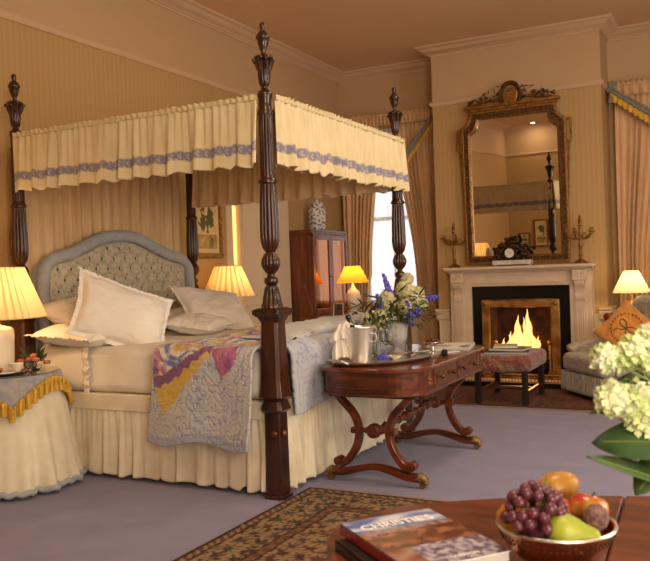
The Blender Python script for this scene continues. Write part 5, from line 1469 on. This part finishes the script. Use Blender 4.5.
def bcol(u, v):
    n = nz(u*6, v*10, 3); n2 = nz(u*16, v*18, 5)
    if v > .74: return mixc(rgba('#4e66a8'), rgba('#c3c8d8'), min(1, max(0, .45+1.6*nz(u*3, v*14, 2))))
    if v > .66: return mixc(rgba('#7a4a38'), rgba('#9a8f98'), .5+n2)
    if v > .36:
        b = mixc(rgba('#582a1c'), rgba('#96604a'), min(1, max(0, .4+1.6*n)))
        return rgba('#3a2018') if n2 > .33 else b
    b = mixc(rgba('#6d6280'), rgba('#b9b2bf'), min(1, max(0, .5+1.7*n2)))
    return mixc(b, rgba('#5c4350'), .7 if n > .22 else 0) if u > .25 else mixc(rgba('#7d4434'), rgba('#9d7a68'), .5+n)
MB().grid(lambda u, v: ((u-.5)*BW, (v-.5)*BL, BH), 90, 100, bcol).box(-BW/2, BW/2, -BL/2, BL/2, BH-.002, BH-.0003).xf(BMt).build('front_cover', pm('glossy_cover', '#888888', .22, attr='col', coat=.4), b1_, smooth=False)
def text(s, size, M_, mat, name, parent, ext=.0002, sx=1.0):
    cu_ = bpy.data.curves.new(name+'_curve', 'FONT'); cu_.body = s; cu_.size = size; cu_.align_x = 'CENTER'; cu_.align_y = 'CENTER'; cu_.extrude = ext; cu_.offset = size*.012
    to = bpy.data.objects.new('tmp', cu_); COL.objects.link(to)
    bpy.context.view_layer.update()
    me = bpy.data.meshes.new_from_object(to); bpy.data.objects.remove(to)
    for v in me.vertices:
        v.co.x *= sx; v.co = M_ @ v.co
    o0 = Vector(parent['_org'])
    for v in me.vertices: v.co -= o0
    me.materials.clear(); me.materials.append(mat)
    o = bpy.data.objects.new(name, me); COL.objects.link(o); o.parent = parent; return o
LET = pm('cover_lettering', '#f4efe4', .4)
text("CHRISTIE'S", .037, BMt @ Matrix.Translation((0, .092, BH+.0006)), LET, 'title_lettering', b1_, sx=.92)
text("LONDON", .013, BMt @ Matrix.Translation((.02, -.122, BH+.0006)), LET, 'small_lettering', b1_)
# copper bowl
COP = pm('copper', '#c98a68', .3, metal=1, c2='#a8664a', ns=(16, 16, 16))
DXF, DYF, DZF = .020, -.103, -.030
fx_, fy_, fz_ = -.302, 1.440, FZ_+.001
def FL(l): return (fx_+(l[0]+.318)*.93, fy_+(l[1]-1.535)*.93, fz_+.006+(l[2]-.631)*.97)
fbw = thing('copper_bowl', 'polished copper footed bowl filled with fruit', 'bowl', (fx_, fy_, fz_))
MB().lathe([(.04, 0), (.046, .004), (.042, .01), (.046, .018), (.068, .028), (.086, .046), (.096, .066), (.1015, .082), (.102, .084), (.0995, .084), (.094, .066), (.084, .048), (.064, .031), (.002, .026)], (fx_, fy_, fz_), 64, cap=False).build('bowl_wall', COP, fbw)
MB().tube([(fx_+.102*cos(a*pi/32), fy_+.102*sin(a*pi/32), fz_+.084) for a in range(65)], .0035, 8, cap=False).build('rim', SILVER, fbw)
m = MB()
for k in range(60):
    a = 2*pi*k/60
    for z, r in ((.071, .0985), (.063, .0958)):
        aa = a+(pi/60 if z < .06 else 0); m.ell((fx_+r*cos(aa), fy_+r*sin(aa), fz_+z), .0022, 6, 4)
m.build('pierced_band', BRONZE, fbw)
# fruit
def fruitmesh(prof, lobes=0, dep=0, seg=32): return MB().lathe(prof, seg=seg, rf=(lambda a, z, k: 1+dep*cos(lobes*a)) if lobes else None, cap=False)
def fruit(name, label, prof, mat, loc, rot, sc=1, stem=None, lobes=0, dep=0):
    t = thing(name, label, 'fruit', (0, 0, 0))
    fruitmesh(prof, lobes, dep).build('flesh', mat, t)
    if stem: MB().tube(stem, [.0018, .0015, .002], 6).build('stem', LEAFD, t)
    t.location = FL(loc); t.rotation_euler = [radians(a) for a in rot]; t.scale = (sc*.93,)*3; return t
apro = [(.001, .052), (.006, .05), (.012, .056), (.022, .06), (.032, .054), (.037, .04), (.037, .028), (.032, .014), (.024, .005), (.014, .0), (.006, .003), (.001, .006)]
APM = pm('apple_skin', '#b23a22', .25, c2='#b5a040', ns=(14, 14, 9), nlo=.45, nhi=.62, coat=.3)
fruit('apple', 'red and yellow apple at the back right of the copper bowl', apro, APM, (-.272, 1.580, .695), (-15, 10, 0), 1.05, [(0, 0, .05), (.002, 0, .06), (.006, 0, .068)], 5, .015)
APM2 = pm('peach_skin', '#c8642c', .5, c2='#a83420', ns=(20, 20, 20))
fruit('peach', 'orange-red peach between the grapes and the apple', apro, APM2, (-.322, 1.572, .695), (0, -8, 30), .88)
mpro = [(.001, .0), (.015, .002), (.028, .012), (.036, .03), (.037, .045), (.033, .065), (.024, .083), (.012, .094), (.001, .098)]
MGM = pm('mango_skin', '#b98a34', .35, c2='#9a5f24', ns=(16, 16, 16))
fruit('mango', 'yellow-brown mango on top at the back of the bowl', mpro, MGM, (-.373, 1.640, .733), (0, 72, 28), .9)
ppro = [(.001, .0), (.012, .001), (.026, .01), (.036, .028), (.037, .042), (.031, .06), (.022, .078), (.017, .094), (.012, .104), (.004, .108), (.001, .106)]
PRM = pm('pear_skin', '#a6ad3a', .4, c2='#8a9632', ns=(25, 25, 25), bump=.05)
fruit('pear', 'yellow-green pear lying at the front right of the bowl', ppro, PRM, (-.322, 1.462, .722), (0, 96, 12), .9, [(0, 0, .104), (0, .002, .114), (.003, .004, .122)])
ORM = pm('orange_peel', '#c8861e', .4, c2='#b87318', ns=(9, 9, 9), bump=.2, bscale=300)
oro = [(.001, .0), (.014, .003), (.027, .014), (.034, .034), (.027, .055), (.014, .066), (.001, .069)]
fruit('orange', 'orange at the left side of the copper bowl', oro, ORM, (-.405, 1.505, .690), (0, 20, 0), .95)
FGM = pm('passion_fruit_skin', '#5a3234', .55, c2='#8a6a5c', ns=(60, 60, 60), bump=.5, bscale=150)
fruit('passion_fruit', 'wrinkled dark purple fruit at the right rim of the bowl', oro, FGM, (-.240, 1.515, .712), (0, 0, 0), .72)
GRM = pm('grape_skin', '#481826', .3, c2='#6b3642', ns=(50, 50, 50), nlo=.3, nhi=.7, coat=.2, sub=.05)
gb = thing('grape_bunch', 'bunch of dark red grapes heaped at the left of the copper bowl', 'grapes', (-.365, 1.50, .70))
g0 = None; rl = random.Random(17); placed = []
def tryp(x, y, z, r):
    for q_ in placed:
        if (Vector(q_[:3])-Vector((x, y, z))).length < (q_[3]+r)*.86: return False
    return True
k = 0; tries = 0
while len(placed) < 62 and tries < 9000:
    tries += 1
    a = rl.random()*2*pi; e = rl.random(); ct_ = rl.uniform(-.6, 1); r_ = (1-.1*e)
    x = -.368+.056*r_*sqrt(1-ct_*ct_)*cos(a); y = 1.488+.052*r_*sqrt(1-ct_*ct_)*sin(a); z = .725+.068*r_*ct_
    if math.hypot(x+.318, y-1.535) > .098 and z < .725: continue
    rr = rl.uniform(.0105, .0125)
    if tryp(x, y, z, rr):
        placed.append((x, y, z, rr)); c = (x+.365, y-1.50, z-.70)
        if g0 is None:
            m = MB().ell((0, 0, 0), (.0115, .0115, .0125), 14, 10); g0 = m.build('grape', GRM); g0.parent = gb; g0.location = c; go_ = g0
        else:
            go_ = g0.copy(); COL.objects.link(go_); go_.location = c; go_.scale = (rr/.0115,)*3; go_.rotation_euler = (rl.random()*3, rl.random()*3, 0)
m = MB(); 
m.tube([(-.36, 1.49, .72), (-.355, 1.50, .77), (-.35, 1.505, .803)], [.003, .003, .0025], 6)
for k in range(14):
    a = k*.9; m.tube([(-.362, 1.492, .73+.004*k), (-.362+.03*cos(a), 1.492+.03*sin(a), .735+.004*k)], .0015, 5)
m.build('grape_stalk', STEM, gb)
m = MB().ell((-.365, 1.50, .70), (.04, .04, .05), 14, 10); m.build('inner_grapes', GRM, gb)

gb.location = FL((gb.location.x+.024, gb.location.y, gb.location.z)); gb.scale = (.95, .95, .95)
# ------------------------------------------------------------ flowers in the right foreground
vx2, vy2 = .06, 1.44
wv = thing('glass_vase', 'tall glass vase holding the white flowers, on the foreground table', 'vase', (vx2, vy2, FZ_+.001))
MB().lathe([(.045, 0), (.05, .004), (.05, .15), (.058, .2), (.054, .2), (.046, .15), (.044, .01), (.002, .008)], (vx2, vy2, FZ_+.001), 36, cap=False).build('vase_wall', GLASS, wv)
ff = thing('flower_arrangement', 'pale green and white blossoms with big leaves above the foreground table', 'flowers', (vx2, vy2, FZ_+.02))
rl = random.Random(33)
def snow(c, r, n1=38, fr_=.017, nm='viburnum'): return hydr(c, r, PALEG, ff, nm, n1, fr_)
BL_ = [((-.195, 1.412, .918), .026), ((-.150, 1.436, .925), .026), ((-.140, 1.440, .985), .02), ((-.185, 1.425, .985), .016), ((-.205, 1.414, .987), .018), ((-.165, 1.43, .905), .03), ((-.148, 1.438, .885), .034), ((-.13, 1.445, .86), .03), ((-.12, 1.45, .925), .026), ((-.16, 1.43, 1.0), .022), ((-.135, 1.445, 1.015), .022), ((-.10, 1.45, 1.0), .03), ((-.09, 1.45, .88), .045), ((-.06, 1.44, .95), .05)]
for c, r in BL_: snow(c, r)
LG = pm('big_leaf', '#4d6a3c', .4, c2='#2f4a2a', ns=(12, 12, 12))
def bigleaf(p, d, l, w_, up, curl):
    m = MB(); leafblade(m, p, d, l, w_, up, curl, 12)
    o = m.build('leaf', LG, ff, sol=.0015)
    q_ = MB(); p = Vector(p); d = Vector(d).normalized(); s = d.cross(Vector(up)).normalized(); nr = s.cross(d)
    q_.tube([p+d*l*t/8-nr*curl*l*(t/8)**2+nr*.001 for t in range(8)], .0016, 6).build('midrib', STEM, o)
bigleaf((-.08, 1.42, .845), (-1, -.15, .10), .15, .075, (.1, -.75, .6), .25)
bigleaf((-.08, 1.40, .775), (-1, -.2, .38), .165, .05, (0, -.3, 1), .05)
bigleaf((-.12, 1.43, .905), (-1, -.2, .05), .115, .035, (0, -.4, 1), .2)
bigleaf((-.09, 1.44, .95), (-1, -.1, .05), .10, .045, (0, -.6, 1), .1)
bigleaf((-.10, 1.46, .99), (-.8, .1, -.5), .08, .04, (0, -.8, .6), .2)
bigleaf((-.13, 1.44, .93), (-.9, -.3, -.1), .09, .045, (0, -.7, 1), .2)
bigleaf((-.1, 1.43, .83), (-.5, -.5, -.4), .1, .06, (0, -.6, 1), .2)
m = MB()
for c, r in BL_: m.tube([(vx2+rl.uniform(-.02, .02), vy2+rl.uniform(-.02, .02), FZ_+.03), (vx2-.02, vy2, FZ_+.21), ((c[0]+vx2)/2, (c[1]+vy2)/2, (c[2]+FZ_+.24)/2), c], .0025, 6)
for e in ((-.08, 1.42, .845), (-.08, 1.40, .775), (-.12, 1.43, .905), (-.09, 1.44, .95), (-.1, 1.43, .83)): m.tube([(vx2-.01, vy2, FZ_+.2), ((e[0]+vx2)/2, (e[1]+vy2)/2, max(e[2], .86)), e], .0022, 6)
m.build('stem', STEM, ff)

# ------------------------------------------------------------ things seen in the mirror: front wall
picture('framed_picture', 'small gilt framed print low on the wall opposite the fireplace', -3.9, -3.68, 1.0, 1.3, 'F', .03, 5)
picture('framed_picture', 'tall pale framed print on the wall opposite the fireplace', -3.6, -3.32, 1.0, 1.55, 'F', .03, 6)
picture('framed_picture', 'large framed sketch on the wall opposite the fireplace', -2.9, -2.35, .95, 1.6, 'F', .035, 8)

# ------------------------------------------------------------ room lights, some added out of view
def downlight(x, y, e, label, size=.5, col=(1, .80, .56)):
    t = thing('ceiling_light', label, 'ceiling light', (x, y, ZC-.02))
    MB().lathe([(.055, 0), (.07, .0), (.075, .006), (.07, .019), (.05, .019)], (x, y, ZC-.02), 28, cap=False).build('trim_ring', TRIMP, t)
    MB().lathe([(.001, .010), (.054, .010), (.054, .014), (.001, .014)], (x, y, ZC-.02), 28, cap=False).build('bulb', pm('lit_bulb', '#fff0d0', .5, emit=('#fff0d0', 6)), t)
    if e:
        d = bpy.data.lights.new('ceiling_lamp', 'AREA'); d.shape = 'DISK'; d.size = size; d.energy = e; d.color = col
        o = bpy.data.objects.new('ceiling_lamp', d); COL.objects.link(o); o.location = (x, y, ZC-.03)
    return t
downlight(-3.45, .05, 5, 'small lit recessed ceiling light reflected in the mirror', .06)
EN = 1.0  # the next three downlights are added out of view to brighten the room
downlight(-.6, 1.6, 38*EN, 'unseen added ceiling light above the foreground table', .9)
downlight(.9, 4.6, 34*EN, 'unseen added ceiling light to the right of the sofa table', .9)
downlight(-.9, 5.0, 18*EN, 'unseen added ceiling light above the sofa table side of the carpet', .6)
# daylight through the right-wall window; frontal fill added behind the camera
def win_light(loc, rot, sx, sy, e, col):
    d = bpy.data.lights.new('daylight_and_fill', 'AREA'); d.shape = 'RECTANGLE'; d.size = sx; d.size_y = sy; d.energy = e; d.color = col
    o = bpy.data.objects.new('daylight_and_fill', d); COL.objects.link(o); o.location = loc; o.rotation_euler = rot
win_light((XR+.15, 3.6, 1.75), (0, radians(90), 0), 1.9, 1.9, 75, (1, .87, .70))
win_light((1.35, YF-.15, 1.65), (radians(90), 0, 0), 1.7, 1.9, 135, (1, .85, .67))
d = bpy.data.lights.new('passage_lamp', 'POINT'); d.energy = 80; d.color = (1, .76, .42); d.shadow_soft_size = .1
o = bpy.data.objects.new('passage_lamp', d); COL.objects.link(o); o.location = (-4.55, 6.6, 1.7)
W = bpy.data.worlds.new('World'); SC.world = W; W.use_nodes = True
bg = W.node_tree.nodes['Background']; bg.inputs[0].default_value = (.92, .95, 1, 1); bg.inputs[1].default_value = 2.0

# ------------------------------------------------------------ camera
yaw, pit, rol = radians(27.574), radians(-.634), radians(-1.973)
f_ = Vector((-sin(yaw)*cos(pit), cos(yaw)*cos(pit), sin(pit))); r_ = Vector((cos(yaw), sin(yaw), 0)); u_ = r_.cross(f_)
right = r_*cos(rol)+u_*sin(rol); up = -r_*sin(rol)+u_*cos(rol)
cam = bpy.data.cameras.new('camera'); co = bpy.data.objects.new('camera', cam); COL.objects.link(co)
Mx = Matrix((right, up, -f_)).transposed().to_4x4(); Mx.translation = (0, 0, 1.15)
co.matrix_world = Mx
cam.sensor_width = 36; cam.lens = 36*792.3/650; cam.clip_start = .02
cam.dof.use_dof = True; cam.dof.focus_distance = 4.6; cam.dof.aperture_fstop = 8
SC.camera = co
SC.view_settings.view_transform = 'Standard'; SC.view_settings.look = 'None'; SC.view_settings.gamma = 1; SC.view_settings.exposure = .06
SC.cycles.max_bounces = 8; SC.cycles.transparent_max_bounces = 12; SC.cycles.use_denoising = True
SC.cycles.sample_clamp_indirect = 6
for o in list(SC.objects):
    if '_org' in o: del o['_org']
